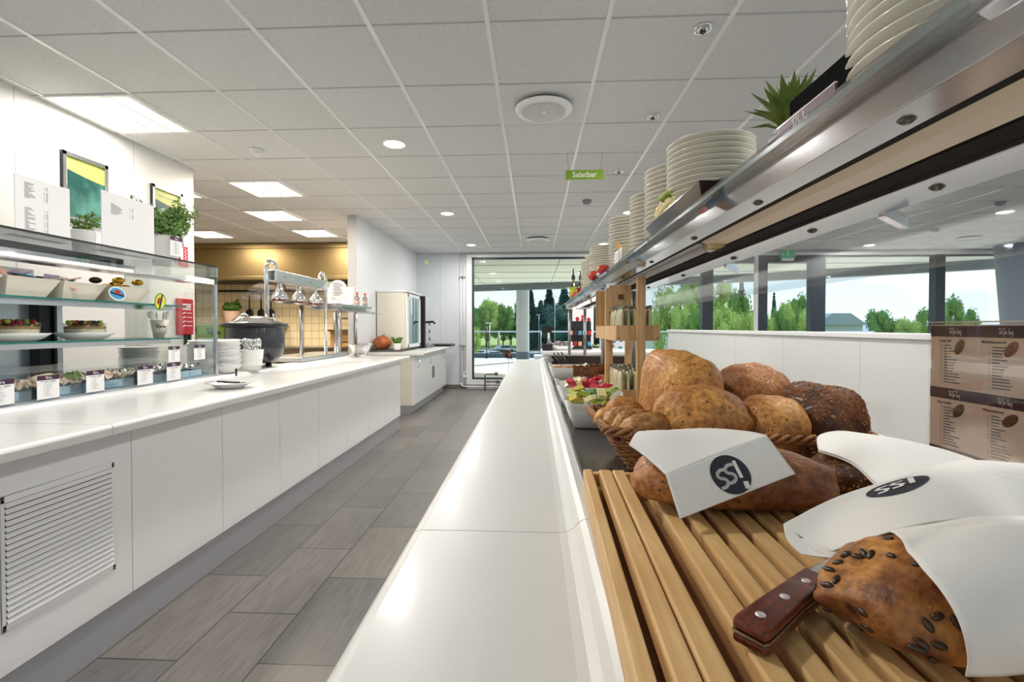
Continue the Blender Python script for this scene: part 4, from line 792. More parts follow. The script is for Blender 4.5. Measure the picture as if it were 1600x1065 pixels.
def pumpkin(loc, r, label):
    t = thing('pumpkin', label, 'pumpkin', loc)
    def fn(u, v):
        a = 2*PI*u; b = PI*(v-.5); q = 1 - .10*abs(math.cos(a*5.5))**.5*math.cos(b); return Vector((r*q*math.cos(b)*math.cos(a), r*q*math.cos(b)*math.sin(a), r*.68 + r*.68*math.sin(b)*(1-.12*math.cos(b*2))))
    MB().grid(fn, 72, 20).build('pumpkin_body', mat('pumpkin_skin', 'b4622f', .5, noise_s=12, c2='8d421f'), t); MB().tube([(0, 0, r*1.25), (.01, 0, r*1.42), (.03, .01, r*1.5)], r*.09, 8).build('stem', mat('pumpkin_stem', '7a6a45', .8), t)
pumpkin((-2.265, 6.90, .9405), .145, 'ribbed orange pumpkin beside the cream fridge')
# the dark mat under pumpkin and plant belongs to the fridge corner
herb_pot((-2.02, 6.84, .9105), .055, .125, 'small white pot of green herb in front of the fridge', 'potted_herb', .07, 260, .022, sprigs=8, hh=.8)
# ------------------------------------------------------------------ kitchen
t = thing('extractor_hood', 'wide brownish steel extractor hood in the kitchen', 'extractor hood', (0, 0, 0)); m_hood = mat('hood_steel', '8f7d58', .38, .9, bump=.02)
MB().prism([(8.3, 2.74), (8.3, 2.20), (8.36, 2.13), (9.19, 2.13), (9.19, 2.74)], -7.3, -2.6, axis='x').build('hood_canopy', m_hood, t); MB().box(-7.3, -2.6, 8.26, 8.32, 2.70, 2.79).build('hood_cornice', m_hood, t); MB().box(-7.3, -2.6, 8.27, 8.33, 2.13, 2.20).build('hood_lip', m_hood, t, bevel=.01)
MB().box(-7.2, -2.7, 8.5, 9.1, 2.122, 2.1299).build('filter_panel', m_blackmetal, t)
t = thing('kitchen_counter', 'steel kitchen counter along the tiled wall', 'counter', (0, 0, 0)); MB().box(-7.3, -2.6, 8.55, 9.19, .86, .90).build('counter_top', m_steel, t, bevel=.004); MB().box(-7.3, -2.6, 8.6, 9.19, .1, .86).build('counter_body', mat('kitchen_steel', 'a49a85', .35, .8), t)
t = thing('kitchen_shelf', 'steel wall shelf with a potted herb in the kitchen', 'shelf', (0, 0, 0)); MB().box(-7.2, -4.9, 8.86, 9.19, 1.28, 1.31).build('shelf_board', m_steel, t)
for x in (-6.9, -5.9, -5.0): MB().box(x-.02, x+.02, 8.9, 9.19, 1.12, 1.28).build('shelf_bracket', m_steel, t)
herb_pot((-5.95, 8.98, 1.3105), .15, .28, 'leafy green plant in a pink pot on the kitchen shelf', 'potted_herb', .17, 500, .05, potm=mat('pink_pot', 'e3c3ae', .6), sprigs=6, wide=1.0, hh=.8)
t = thing('utensil_rail', 'rail of hanging black ladles on the kitchen tiles', 'utensil rail', (-5.45, 9.17, 1.98)); MB().box(-.9, 2.4, 0, .03, 0, .04).build('rail', m_blackmetal, t)
for k, dx in enumerate((-.12, 0, .1)): 
    o = MB().tube([(0, 0, 0), (0, 0, -.35)], .012, 8).sphere((0, 0, -.42), .08, .03, .09).tube([(0, 0, 0), (0, .02, .03)], .008, 6).build('ladle', m_blackmetal, loc=(-5.45+dx*2.0, 9.14, 1.97)); tag(o, ['leftmost black ladle hanging on the kitchen rail', 'middle black ladle hanging on the kitchen rail', 'rightmost black ladle hanging on the kitchen rail'][k], 'ladle', 'ladles on the kitchen rail')
t = thing('promo_sign', 'white sign with a green top reading Tid for lunsj behind the plates', 'sign', (-2.75, 3.62, .9305) if False else (-2.62, 3.72, .9305)); MB().box(-.14, .14, 0, .006, 0, .36).build('sign_board', m_paperw, t); MB().box(-.14, .14, -.001, 0, .25, .36).build('green_band', mat('sign_olive', '7f9a33', .5), t)
q = MB(); script_text(q, .05, .004, basis((0, -.0015, .305), (1, 0, 0), (0, -1, 0))); q.build('lettering', m_ink, t)
q = MB(); ribbon(q, [(-.07, .20), (.07, .20)], .012, lambda a, b: Vector((a, -.0005, b))); ribbon(q, [(-.04, .14), (.05, .14)], .008, lambda a, b: Vector((a, -.0005, b))); q.build('small_print', m_inkg, t)
tag(MB().box(-.2, .2, -.15, .15, 0, .28).add([(-.2, -.15, .28), (.2, -.15, .28), (.23, -.3, .33), (-.23, -.3, .33)], [(0, 1, 2, 3)]).build('cardboard_box', mat('cardboard', 'a98248', .8), loc=(-3.65, 8.85, .9005), bevel=.003), 'open cardboard box on the kitchen counter', 'box')
t = thing('tray_rack', 'steel tray rack standing by the kitchen pillar', 'rack', (-3.05, 8.0, -.048))
for x in (-.22, .22):
    for y in (-.22, .22): MB().box(x-.015, x+.015, y-.015, y+.015, .05, 1.66).build('upright', m_steel, t)
for k in range(14):
    for x in (-.205, .205): MB().box(x-.012, x+.012, -.2, .2, .25+k*.1, .26+k*.1).build('runner', m_steel, t)
for k in (3, 5, 7, 8, 10, 12): tag(MB().box(-.19, .19, -.22, .22, 0, .02).build('baking_tray', m_darksteel, loc=(-3.05, 8.0, .2125+k*.1)), 'dark baking tray in the kitchen rack, slot %s' % {3: 'lowest used', 5: 'second from below', 7: 'third from below', 8: 'fourth from below', 10: 'second from the top', 12: 'topmost'}[k], 'baking tray', 'baking trays in the rack')
# ------------------------------------------------------------------ pipes and bits by the end window
t = thing('heating_pipes', 'two thin white vertical pipes on the end wall with a bend at the floor', 'pipe', (0, 0, 0))
for x in (-1.50, -1.43): MB().tube([(x, 9.56, .14), (x, 9.56, 2.79)], .013, 10).build('pipe', m_white, t)
MB().tube([(-1.50, 9.56, .14), (-1.48, 9.54, .08), (-1.40, 9.52, .06), (.9, 9.50, .06)], .013, 10).build('floor_pipe', m_white, t)
for z in (.9, 2.3): MB().box(-1.53, -1.40, 9.54, 9.60, z-.012, z+.012).build('pipe_clip', m_chrome, t)
t = thing('wall_socket', 'small white power socket at the foot of the end wall', 'socket', (-1.40, 9.545, .30)); MB().box(-.045, .045, 0, .012, -.06, .06).build('socket_plate', m_white, t, bevel=.004); MB().lathe([(0, 0), (.018, 0)], n=16, M=Matrix.Rotation(PI/2, 4, 'X'), c=(0, -.001, .02)).build('socket_hole', m_inkg, t)
t = thing('radiator_valve', 'bent dark pipe valve before the end window', 'valve', (-.98, 9.35, 0)); MB().tube([(0, 0, .0), (0, 0, .30), (.02, 0, .33), (.24, 0, .34)], .014, 8).tube([(.02, 0, .18), (.26, 0, .18)], .014, 8).build('valve_pipe', m_darksteel, t); MB().box(.22, .30, -.03, .03, .15, .21).box(.20, .26, -.03, .03, .31, .37).build('valve_head', m_darksteel, t)
t = thing('low_radiator', 'pale low convector along the foot of the end window', 'radiator', (-.62, 9.30, 0)); MB().box(0, 2.4, 0, .16, .05, .33).build('radiator_body', m_wall, t, bevel=.01)
for a in (.1, 2.2): MB().box(a, a+.06, .02, .14, 0, .05).build('foot', m_wall, t)
t = thing('dried_flower', 'brownish dried flower on a wire stalk before the end window', 'flower', (-.52, 9.38, .331)); MB().tube([(0, 0, 0), (.01, 0, .22), (0, 0, .36)], .004, 6).build('stalk', m_blackmetal, t)
q = MB(); leafcards(q, (0, 0, .40), .09, 26, .12, 1.0); q.build('petals', mat('dried_petals', '70564a', .8), t)
# ------------------------------------------------------------------ salad bar
def bar_rail(y0, y1, label):
    pr = [(-.20, .868)] + [(-.22+.022*(1-math.cos(a)), .888+.022*math.sin(a)) for a in [i*PI/2/6 for i in range(7)]] + [(.045, .910), (.058, .912), (.070, .919), (.080, .930), (.090, .935), (.108, .935), (.1085, .868)]
    tag(MB().prism(pr, y0, y1).build('bar_worktop', m_worktop), label, 'worktop', 'white worktop sections of the salad bar')
bar_rail(-.6, .8195, 'near section of the white salad bar worktop in the foreground'); bar_rail(.8215, 5.28, 'long far section of the white salad bar worktop, beyond the curved joint')
tag(MB().box(.1085, .975, -.6, 5.2, .868, .926).build('bar_well_floor', m_darksteel), 'dark shiny steel bed of the salad bar under the baskets', 'counter bed')
tag(MB().box(.1065, .1125, -.6, 5.2, .927, .938).build('steel_edge_strip', m_alu), 'thin steel strip along the inner edge of the salad bar worktop', 'edge strip')
tag(MB().box(.976, 1.075, -.6, 5.2, .868, .94).build('far_bar_ledge', m_worktop, bevel=.008), 'white ledge along the far side of the salad bar', 'worktop')
for i, y in enumerate((-.6, .55, 1.7, 2.85, 4.0)):
    t = thing('bar_cabinet', ['white cabinet under the near end of the salad bar', 'white cabinet under the bread end of the salad bar', 'white cabinet under the middle of the salad bar', 'white cabinet under the salad bar, second from its far end', 'white cabinet under the far end of the salad bar'][i], 'cabinet', (0, y, 0), 0, 'cabinets under the salad bar')
    MB().box(-.12, 1.0, .002, 1.148, .13, .867).build('cabinet_body', m_white, t); MB().box(-.10, .98, 0, 1.15, 0, .13).build('plinth', m_plinth, t)
# ------------------------------------------------------------------ gantry shelf above the salad bar
t = thing('serving_shelf', 'long steel and glass gantry shelf with lamps above the salad bar', 'shelf', (0, 0, 0)); Y0, Y1 = -.25, 5.45
MB().box(.352, .688, Y0, Y1, 1.532, 1.540).build('glass_top', glassmat('shelf_top_glass', (.80, .86, .86), .15), t)
MB().box(.350, .352, Y0, Y1, 1.532, 1.540).build('glass_top_edge', mat('grey_green_edge', '8fa09b', .2), t)
m_al2 = mat('polished_aluminium', 'd9d9db', .16, 1)
MB().prism([(.367, 1.490), (.418, 1.490), (.418, 1.505), (.395, 1.531), (.367, 1.531)], Y0, Y1).build('front_profile', m_al2, t, bevel=.001)
MB().prism([(.587, 1.490), (.680, 1.490), (.680, 1.531), (.62, 1.531), (.587, 1.505)], Y0, Y1).build('rear_profile', m_al2, t, bevel=.001)
MB().box(.405, .60, Y0, Y1, 1.524, 1.531).build('dark_channel', mat('channel_brown', '2c211a', .5), t)
MB().box(.4185, .4485, Y0, Y1, 1.499, 1.524).box(.5385, .5865, Y0, Y1, 1.499, 1.524).build('dark_liner', mat('liner', '17110d', .9), t)
MB().prism([(.449, 1.522), (.455, 1.502), (.47, 1.494), (.517, 1.494), (.532, 1.502), (.538, 1.522)], Y0, 1.30).build('lamp_cover', mat('lamp_cover', 'f2e6cf', .4), t)
lc = MB().prism([(.455, 1.522), (.455, 1.506), (.532, 1.506), (.532, 1.522)], 1.36, Y1-.05).build('lamp_tray', m_white, t)
for y0, y1, e in ((1.34, 2.6, m_white), (2.70, 3.95, m_lightpanel), (4.05, 5.3, m_lightpanel)):
    MB().tube([(.494, y0, 1.497), (.494, y1, 1.497)], .011, 14).build('lamp_tube', e, lc)
    for q in (y0, y1): MB().tube([(.494, q-.02, 1.497), (.494, q+.02, 1.497)], .014, 14).build('tube_end', m_porcw, lc)
MB().tube([(.494, 1.28, 1.500), (.494, 1.35, 1.500)], .019, 18).build('lamp_end_collar', mat('collar', 'cbb88c', .25, .5), t)
for i in range(4): 
    x, y = .56, 1.0+.14*i
    MB().tube([(.53, y, 1.503), (.565, y+.02, 1.498), (.578, y+.02, 1.503)], .0016, 5).build('wire_clip', m_black, t)
yb = [.22, .52, .85, 1.18, 1.6, 2.1, 2.7, 3.4, 4.2, 5.0]
for y in yb:
    MB().lathe([(0, -.0045), (.005, -.004), (.0085, -.001), (.009, 0)], c=(.395, y, 1.490), n=14).build('bolt', m_darksteel, t)
    MB().lathe([(0, -.006), (.006, -.005), (.0105, -.001), (.011, 0)], c=(.632, y-.08, 1.490), n=14).build('bolt', m_darksteel, t)
def slab4(a, b, y0, y1, th): 
    n = Vector((-(b[1]-a[1]), b[0]-a[0])).normalized()*th; q = [a, b, (b[0]+n.x, b[1]+n.y), (a[0]+n.x, a[1]+n.y)]; return MB().prism(q, y0, y1)
fg = glassmat('guard_glass', (.95, .97, .98), .10)
slab4((.20, 1.420), (.372, 1.528), 5.0 if False else Y0, Y1+.03, .006).build('front_glass_guard', fg, t)
slab4((.655, 1.500), (.86, 1.398), Y0, 5.0, .006).build('rear_glass_guard', glassmat('rear_guard_glass', (.93, .94, .94), .03, boost=.22), t)
for y in (.35, .95, 1.7, 2.6, 3.6, 4.6):
    MB().prism([(.340, 1.499), (.372, 1.518), (.372, 1.531), (.330, 1.505)], y-.02, y+.02).build('glass_clamp', m_al2, t)
    MB().prism([(.676, 1.485), (.72, 1.462), (.72, 1.48), (.68, 1.502)], y-.009, y+.009).build('glass_clamp', m_al2, t)
for y in (.05, 2.75, 5.38):
    for x in (.405, .580): 
        MB().tube([(x, y, .926), (x, y, 1.490)], .016, 16).build('post', m_steel, t); MB().lathe([(.03, .9262), (.03, .934), (.017, .938)], c=(x, y, 0), n=18).build('foot_flange', m_steel, t)
    MB().box(.37, .62, y-.03, y+.03, 1.478, 1.490).build('bracket', m_al2, t)
# plate stacks on the shelf
def stack_named(me, name, n, x, y, z, dz, where, cat, group, jit=.0012, tilt=0.0):
    r = random.Random(int(y*997))
    for k in range(n):
        o = bpy.data.objects.new(name, me); C.objects.link(o); o.location = (x+r.uniform(-jit, jit), y+r.uniform(-jit, jit), z+k*dz); o.rotation_euler = (r.uniform(-tilt, tilt), r.uniform(-tilt, tilt), r.random())
        q = n-1-k; tag(o, ('topmost %s' % where) if q == 0 else '%s from the top, %s' % (ORD[q], where), cat, group)
for i, (y, n, wh) in enumerate(((.565, 15, 'plate in the blurred stack at the upper right corner'), (1.37, 15, 'plate in the tall stack above the cauliflower'), (1.64, 16, 'plate in the second stack, just left of the cauliflower'), (1.90, 15, 'plate in the third stack back from the cauliflower'), (2.42, 17, 'plate in the stack behind the white box'), (3.25, 17, 'plate in the stack behind the tomatoes'), (3.55, 16, 'plate in the thin looking stack past the tomatoes'), (3.85, 16, 'plate in the farthest stack on the shelf'))):
    stack_named(PM, 'plate', n, .50, y, 1.5405, .0155, wh, 'plate', 'plate stack %d on the gantry shelf' % (i+1))
# menu book holder and pineapple
t = thing('menu_pile', 'pile of black menu folders with a purple Tid for lunsj card, on the shelf', 'menu', (.408, .72, 1.5405))
for k in range(4): MB().box(-.036+.002*(k % 2), .03, -.05-.012*k*0, .075-.012*k, .0005+.0095*k, .009+.0095*k).build('folder', m_black, t, bevel=.001)
MB().box(-.012, -.008, -.115, .03, .039, .078).box(-.012, .03, .028, .031, .039, .075).build('black_board', mat('matt_black', '0c0b0d', .95, spec=.1), t)
cd = MB().box(-.041, -.038, -.125, .012, .0, .028).build('purple_card', mat('card_purple', '54304a', .4), t); MB().box(-.0412, -.0378, -.125, .012, .028, .030).build('card_rim', m_porc, cd)
q = MB(); script_text(q, .016, .0016, basis((-.0413, -.05, .015), (0, -1, 0), (-1, 0, 0))); q.build('lettering', m_paperw, cd)
t = thing('pineapple', 'pineapple with spiky green crown behind the black menu folders', 'pineapple', (.485, .92, 1.5405)); t.scale = (.72, .72, .76)
def pf(u, v):
    a = 2*PI*u; b = PI*(v-.5); k = 1+.04*abs(math.sin(a*8+v*25))*abs(math.sin(a*8-v*25)); return Vector((.052*math.cos(b)**.7*k*math.cos(a) if math.cos(b) > 0 else 0, .052*max(0, math.cos(b))**.7*k*math.sin(a), .075+.075*math.sin(b)))
MB().grid(pf, 60, 30).build('pineapple_body', mat('pineapple_skin', 'a9792f', .6, noise_s=60, c2='6b5a24'), t)
cr_ = MB(); r = random.Random(12)
for k in range(46):
    a = k*2.4; h = k/46; tilt = 1.25-1.1*h; ln = .070+.050*math.sin(PI*min(1, h+.15)); w = .018
    b = Vector((math.cos(a)*.012, math.sin(a)*.012, .14+.035*h)); d0 = Vector((math.cos(a)*math.sin(tilt), math.sin(a)*math.sin(tilt), math.cos(tilt))); n = Vector((-math.sin(a), math.cos(a), 0))
    p1 = b+d0*ln*.5+Vector((0, 0, .008)); p2 = b+d0*ln+Vector((0, 0, .012*(1-tilt)))
    inn = Vector((0, 0, -.003))
    cr_.add([b-n*w*.6, b+inn, b+n*w*.6, p1+n*w*.7, p1+inn*1.5, p1-n*w*.7, p2], [(0, 1, 4, 5), (1, 2, 3, 4), (5, 4, 6), (4, 3, 6)])
cr_.build('crown', mat('pineapple_leaf', '55702f', .5, noise_s=25, c2='7d8a3e'), t)
# cauliflower, dish, aubergine
t = thing('serving_dish', 'dark brown oblong dish with a thin rim on the shelf, holding cauliflower', 'dish', (.415, 1.27, 1.5405))
MB().add([(-.05, -.23, 0), (.05, -.23, 0), (.05, .19, 0), (-.05, .19, 0), (-.068, -.26, .04), (.07, -.26, .04), (.07, .22, .04), (-.068, .22, .04), (-.064, -.255, .04), (.066, -.255, .04), (.066, .215, .04), (-.064, .215, .04), (-.047, -.227, .004), (.047, -.227, .004), (.047, .187, .004), (-.047, .187, .004)],
    [(3, 2, 1, 0)] + [(i, (i+1) % 4, 4+(i+1) % 4, 4+i) for i in range(4)] + [(4+i, 4+(i+1) % 4, 8+(i+1) % 4, 8+i) for i in range(4)] + [(8+i, 8+(i+1) % 4, 12+(i+1) % 4, 12+i) for i in range(4)] + [(12, 13, 14, 15)]).build('dish', mat('brown_glaze', '35231f', .15, coat=.6), t, bevel=.002)
t = thing('cauliflower', 'cream cauliflower with green leaves lying in the dark dish', 'cauliflower', (.41, 1.375, 1.588)); q = MB(); r = random.Random(3)
for k in range(110):
    z = 1-2*(k+.5)/110; a = k*2.39996; s_ = math.sqrt(1-z*z); q.sphere((.050*s_*math.cos(a), .052*s_*math.sin(a), .045*z+.004), .011+.003*r.random(), n=10, m=7)
q.sphere((0, 0, 0), .048, .05, .04); q.build('florets', mat('floret', 'e8d9a2', .7, bump=.6, bump_s=200), t)
q = MB()
for k in range(9):
    a = k*.7; q.grid(lambda u, v: Vector((.055*math.cos(a+(v-.5)*.7)*math.cos(u*1.5-.3), .055*math.sin(a+(v-.5)*.7)*math.cos(u*1.5-.3), .05*math.sin(u*1.5-.3)+.012)), 6, 4)
q2 = MB()
for k in range(8):
    a = -.9+k*.25; q2.tube([(.02*math.cos(a)-.01, -.015+.012*k*.5, .045), (-.035+.004*k, -.02+.01*k, .062), (-.05+.006*k, -.01+.008*k, .045)], .009, 8)
q2.build('green_leaves', mat('cauli_leaf', '7fa33b', .5, noise_s=40, c2='b0c25e'), t)
t = thing('aubergine', 'shiny black aubergine lying in the near end of the dark dish', 'aubergine', (.43, 1.13, 1.578)); 
Ma = Matrix.Rotation(-1.5, 4, 'X')
MB().lathe([(0, -.07), (.02, -.066), (.034, -.045), (.036, -.01), (.028, .03), (.018, .06), (.01, .07), (0, .072)], n=32, M=Ma).build('aubergine_body', mat('aubergine_skin', '150a12', .08, coat=1), t)
MB().lathe([(.019, .058), (.021, .062), (.012, .076), (.006, .10), (0, .10)], n=12, M=Ma).build('stem_cap', mat('aubergine_stem', '8b8a48', .5), t)
# white box, maize, tomatoes, bottle
t = thing('open_box', 'small white open box with a paper label on the shelf', 'box', (.44, 2.18, 1.5405)); q = MB().box(-.05, .05, -.09, .09, 0, .004)
for s in ((-.055, -.05, -.095, .095), (.05, .055, -.095, .095), (-.055, .055, -.095, -.09), (-.055, .055, .09, .095)): q.box(*s, 0, .085)
q.build('box_body', m_porc, t, bevel=.002); lb_ = MB().box(-.0575, -.0555, -.03, .08, .012, .082).build('paper_label', m_paperw, t)
q = MB()
for k in range(6): ribbon(q, [(-.02, .07-k*.01), (.05-.01*(k % 3), .07-k*.01)], .003, lambda a, b: Vector((-.058, a+.01, b)))
q.build('small_print', m_inkg, lb_)
for k, (x, y) in enumerate(((.44, 2.20), (.45, 2.15), (.43, 2.24))): 
    o = MB().tube([(0, -.07, 0), (0, .07, .0)], .012, 10).build('bread_stick', mat('breadstick', 'c79a55', .7, noise_s=60, c2='a87638') if k == 0 else bpy.data.materials['breadstick']); o.location = (x, y+.0, 1.575+.02*k+.01); o.rotation_euler = (.15+.25*k, 0, .3*k); tag(o, ['lowest bread stick in the white box', 'middle bread stick in the white box', 'upper bread stick poking from the white box'][k], 'bread stick', 'bread sticks in the white box')
m_tom = mat('tomato_skin', 'c0331d', .15, coat=.5, noise_s=8, c2='a82313')
def tomato(x, y, z, r_, label, stem=True):
    t = thing('tomato', label, 'tomato', (x, y, z), rng.random()*3, 'tomatoes on the gantry shelf')
    MB().grid(lambda u, v: Vector((r_*math.cos(PI*(v-.5))*math.cos(2*PI*u)*(1+.03*math.cos(10*PI*u)), r_*math.cos(PI*(v-.5))*math.sin(2*PI*u)*(1+.03*math.cos(10*PI*u)), r_*.82+r_*.82*math.sin(PI*(v-.5))-.25*r_*max(0, math.sin(PI*(v-.5)))**8)), 30, 16).build('tomato_body', m_tom, t)
    q = MB()
    for k in range(5): a = k*1.257; q.add([(0, 0, r_*1.42), (.25*r_*math.cos(a+.4), .25*r_*math.sin(a+.4), r_*1.5), (.65*r_*math.cos(a), .65*r_*math.sin(a), r_*1.55), (.25*r_*math.cos(a-.4), .25*r_*math.sin(a-.4), r_*1.5)], [(0, 1, 2, 3)])
    q.build('calyx', m_herb, t)
tag(MB().lathe([(0, 0), (.03, 0), (.07, .035), (.067, .035), (.028, .005), (0, .005)], n=40, sx=.75, sy=3.3).build('small_bowl', bpy.data.materials['brown_glaze'], loc=(.405, 2.72, 1.5405)), 'dark oval bowl holding the two near tomatoes', 'bowl')
tomato(.368, 2.88, 1.552, .040, 'left of the two big tomatoes in the dark bowl on the shelf'); tomato(.378, 2.56, 1.552, .037, 'right of the two big tomatoes in the dark bowl on the shelf')
tomato(.40, 4.55, 1.5405, .045, 'single red tomato lying beneath the oil bottle at the shelf end'); tomato(.47, 4.62, 1.5405, .045, 'darker tomato half hidden behind the single one at the shelf end')
t = thing('oil_bottle', 'olive oil bottle with yellow label and black pourer at the shelf end', 'bottle', (.42, 5.05, 1.5405), 0, 'oil bottles at the shelf end')
MB().lathe([(0, 0), (.038, 0), (.04, .01), (.04, .17), (.015, .21), (.014, .24)], n=24).build('bottle', glassmat('oil_glass', (.55, .6, .25), .2), t); MB().lathe([(.0405, .05), (.0405, .16)], n=24).build('yellow_label', mat('yellow_label', 'c9c42f', .4, noise_s=40, c2='5a6a22'), t); MB().lathe([(.02, .24), (.02, .28), (.008, .29), (.006, .36), (0, .36)], n=14).build('pourer', m_black, t)
t = thing('oil_bottle', 'second dark pourer bottle just right of the yellow labelled one', 'bottle', (.50, 5.10, 1.5405), 0, 'oil bottles at the shelf end')
MB().lathe([(0, 0), (.036, 0), (.036, .17), (.015, .21), (.014, .24)], n=24).build('bottle', glassmat('oil_glass_dark', (.3, .2, .15), .2), t); MB().lathe([(.018, .24), (.018, .28), (.006, .29), (.006, .34), (0, .34)], n=14).build('pourer', m_black, t); MB().lathe([(.0365, .06), (.0365, .15)], n=24).build('red_label', m_red, t)
# ------------------------------------------------------------------ wooden crispbread rack
t = thing('crispbread_rack', 'oak rack with two boxed shelves of crispbread packets', 'rack', (.33, 1.90, .926))
W2, D2 = .175, .64
for x, y in ((.095, -.012), (.075, D2), (W2+.0, D2)): MB().box(x-.016, x+.016, y-.014, y+.014, 0, .545).build('upright', m_oak, t, bevel=.001)
MB().box(.005, W2-.005, D2+.015, D2+.027, .34, .54).build('back_board', m_oak, t); MB().box(.004, .02, .30, .33, .0, .52).build('inner_upright', m_oak, t)
MB().box(.02, .12, .3, .312, .44, .54).build('logo_board', m_oak, t); MB().box(.06, .085, .297, .2995, .475, .497).build('burnt_mark', mat('burnt_mark', '6b4420', .6), t)
def boxshelf(z): 
    q = MB().box(0, W2, .003, D2-.016, z, z+.008)
    q.box(0, W2, .003, .013, z, z+.062).box(0, W2, D2-.026, D2-.016, z, z+.062).box(0, .010, .013, D2-.026, z, z+.062).box(W2-.010, W2, .013, D2-.026, z, z+.062)
    b = q.build('shelf_box', m_oak, t, bevel=.001)
    for x in (.012, W2-.012): MB().lathe([(0, 0), (.003, 0)], n=10, M=Matrix.Rotation(PI/2, 4, 'X'), c=(x, .0028, z+.010)).build('nail', m_black, b)
boxshelf(.29); boxshelf(.03)
pk_pack = mat('packet_cream_green', 'cfc7a2', .3, noise_s=12, c2='8a8b62', ramp=(.5, .72)); pk_top = mat('packet_dark_top', '4c4a38', .35)
def packet_mesh(): 
    b = MB(); b.grid(lambda u, v: Vector((.030*math.sin(PI*min(1, 1))*0 + (.030 if 0 else 0) + .034*math.cos(2*PI*u)*(1-.05*v), .0095*math.sin(2*PI*u)*(1-abs(2*v-1)**6), .125*v)), 16, 14, smooth=True); b.box(-.034, .034, -.0008, .0008, .122, .135).box(-.034, .034, -.0008, .0008, -.001, .004); return b.mesh('packet_body', pk_pack)
PKB = packet_mesh(); PKT = MB().box(-.033, .033, -.0015, .0015, .115, .135).mesh('sealed_top', pk_top); PKL = MB().add([(-.016, -.0099, .03), (.016, -.0099, .03), (.016, -.0095, .06), (-.016, -.0095, .06), (-.016, -.0089, .03), (.016, -.0089, .03), (.016, -.0085, .06), (-.016, -.0085, .06)], [(0, 1, 2, 3), (7, 6, 5, 4), (0, 4, 5, 1), (3, 2, 6, 7), (0, 3, 7, 4), (1, 5, 6, 2)]).mesh('packet_print', mat('packet_print', '7b5a44', .5))
def packet(x, y, z, label, group, lean=.12, rz=0):
    t = thing('crispbread_packet', label, 'packet', (x, y, z), 0, group); t.rotation_euler = (r.uniform(-.05, .05), r.uniform(-.06, .06), rz)
    for nm, me in (('packet_body', PKB), ('sealed_top', PKT), ('packet_print', PKL)): o = bpy.data.objects.new(nm, me); C.objects.link(o); o.parent = t
r = random.Random(6)
ROWN = ['front row', 'second row', 'third row', 'rear row']; COLN = ['leftmost', 'second from left', 'middle', 'second from right', 'rightmost']
for z, sh in ((1.2255, 'upper'), (.9655, 'lower')):
    for i in range(4):
        for k in range(5):
            packet(.33+.030+.0285*k+r.uniform(-.001, .001), 1.965+.078*i, z, 'cream crispbread packet on the %s rack shelf, %s of the %s' % (sh, COLN[k], ROWN[i]), 'packets on the %s rack shelf' % sh, 0, PI/2+r.uniform(-.04, .04))
m_crisp = mat('crispbread', '8a5a34', .8, noise_s=60, c2='5a3520', bump=.8, bump_s=80)
def crisp(x, y, z, lean, label, w=.07, h=.12):
    o = MB().grid(lambda u, v: Vector(((u-.5)*w*(1+.04*math.sin(v*20)), -.007+.0*u, v*h*(1+.04*math.sin(u*17)))), 10, 12).grid(lambda u, v: Vector(((u-.5)*w*(1+.04*math.sin(v*20)), .007, v*h*(1+.04*math.sin(u*17)))), 10, 12).box(-w*.49, w*.49, -.0068, .0068, .001, h*.985).build('crispbread_slice', m_crisp, loc=(x, y, z)); o.rotation_euler = (lean, 0, .1); tag(o, label, 'crispbread', 'dark crispbread slices around the rack')
for k in range(3): crisp(.40, 2.30+.04*k, 1.2245, .12, ['nearest dark crispbread slice behind the upper packets', 'second dark crispbread slice behind the upper packets', 'third dark crispbread slice behind the upper packets'][k])
for k, (x, y, rz) in enumerate(((.255, 2.50, 0), (.285, 2.42, 0), (.35, 2.60, 0))): crisp(x, y, .9265, -.12+.1*k, ['dark crispbread slice standing left of the rack foot', 'dark crispbread slice leaning on the rack foot', 'larger dark crispbread slice standing behind the rack foot'][k], .09, .14)
# ------------------------------------------------------------------ white square dishes on the bar
def square_bowl(x0, x1, y0, y1, label, h=.09, fl=.03):
    t = thing('square_bowl', label, 'bowl', (0, 0, .9265), 0, 'white square bowls on the salad bar'); n = 10
    def ring(ins, z, flare=0):
        ax0, ax1, ay0, ay1 = x0+ins, x1-ins, y0+ins, y1-ins; pts = []
        for (cx, cy, a0) in ((ax1-.02, ay1-.02, 0), (ax0+.02, ay1-.02, PI/2), (ax0+.02, ay0+.02, PI), (ax1-.02, ay0+.02, 1.5*PI)):
            for k in range(5): a = a0+PI/2*k/4; q = math.sin(2*(a-a0))*flare; pts.append((cx+.02*math.cos(a)+q*math.cos(a)*.6, cy+.02*math.sin(a)+q*math.sin(a)*.6, z+q))
        return pts
    rs = [ring(fl+.01, 0), ring(fl, .004), ring(fl*.35, h*.6), ring(0, h, .012), ring(.004, h, .012), ring(fl*.35+.005, h*.6), ring(fl+.004, .009)]
    vs = [p for q in rs for p in q]; m = 20; fs = [tuple(reversed(range(m))), tuple(range(6*m, 7*m))] + [(i*m+j, i*m+(j+1) % m, (i+1)*m+(j+1) % m, (i+1)*m+j) for i in range(6) for j in range(m)]
    MB().add(vs, fs, 0, True).build('bowl', m_porcw, t); return t
square_bowl(.105, .335, 1.56, 1.80, 'white square bowl of green and yellow cream cheese portions, nearest')
square_bowl(.10, .36, 1.97, 2.24, 'white square bowl of pink jam portions with a spoon, second'); square_bowl(.10, .36, 2.95, 3.22, 'white square bowl of brown granola, third')
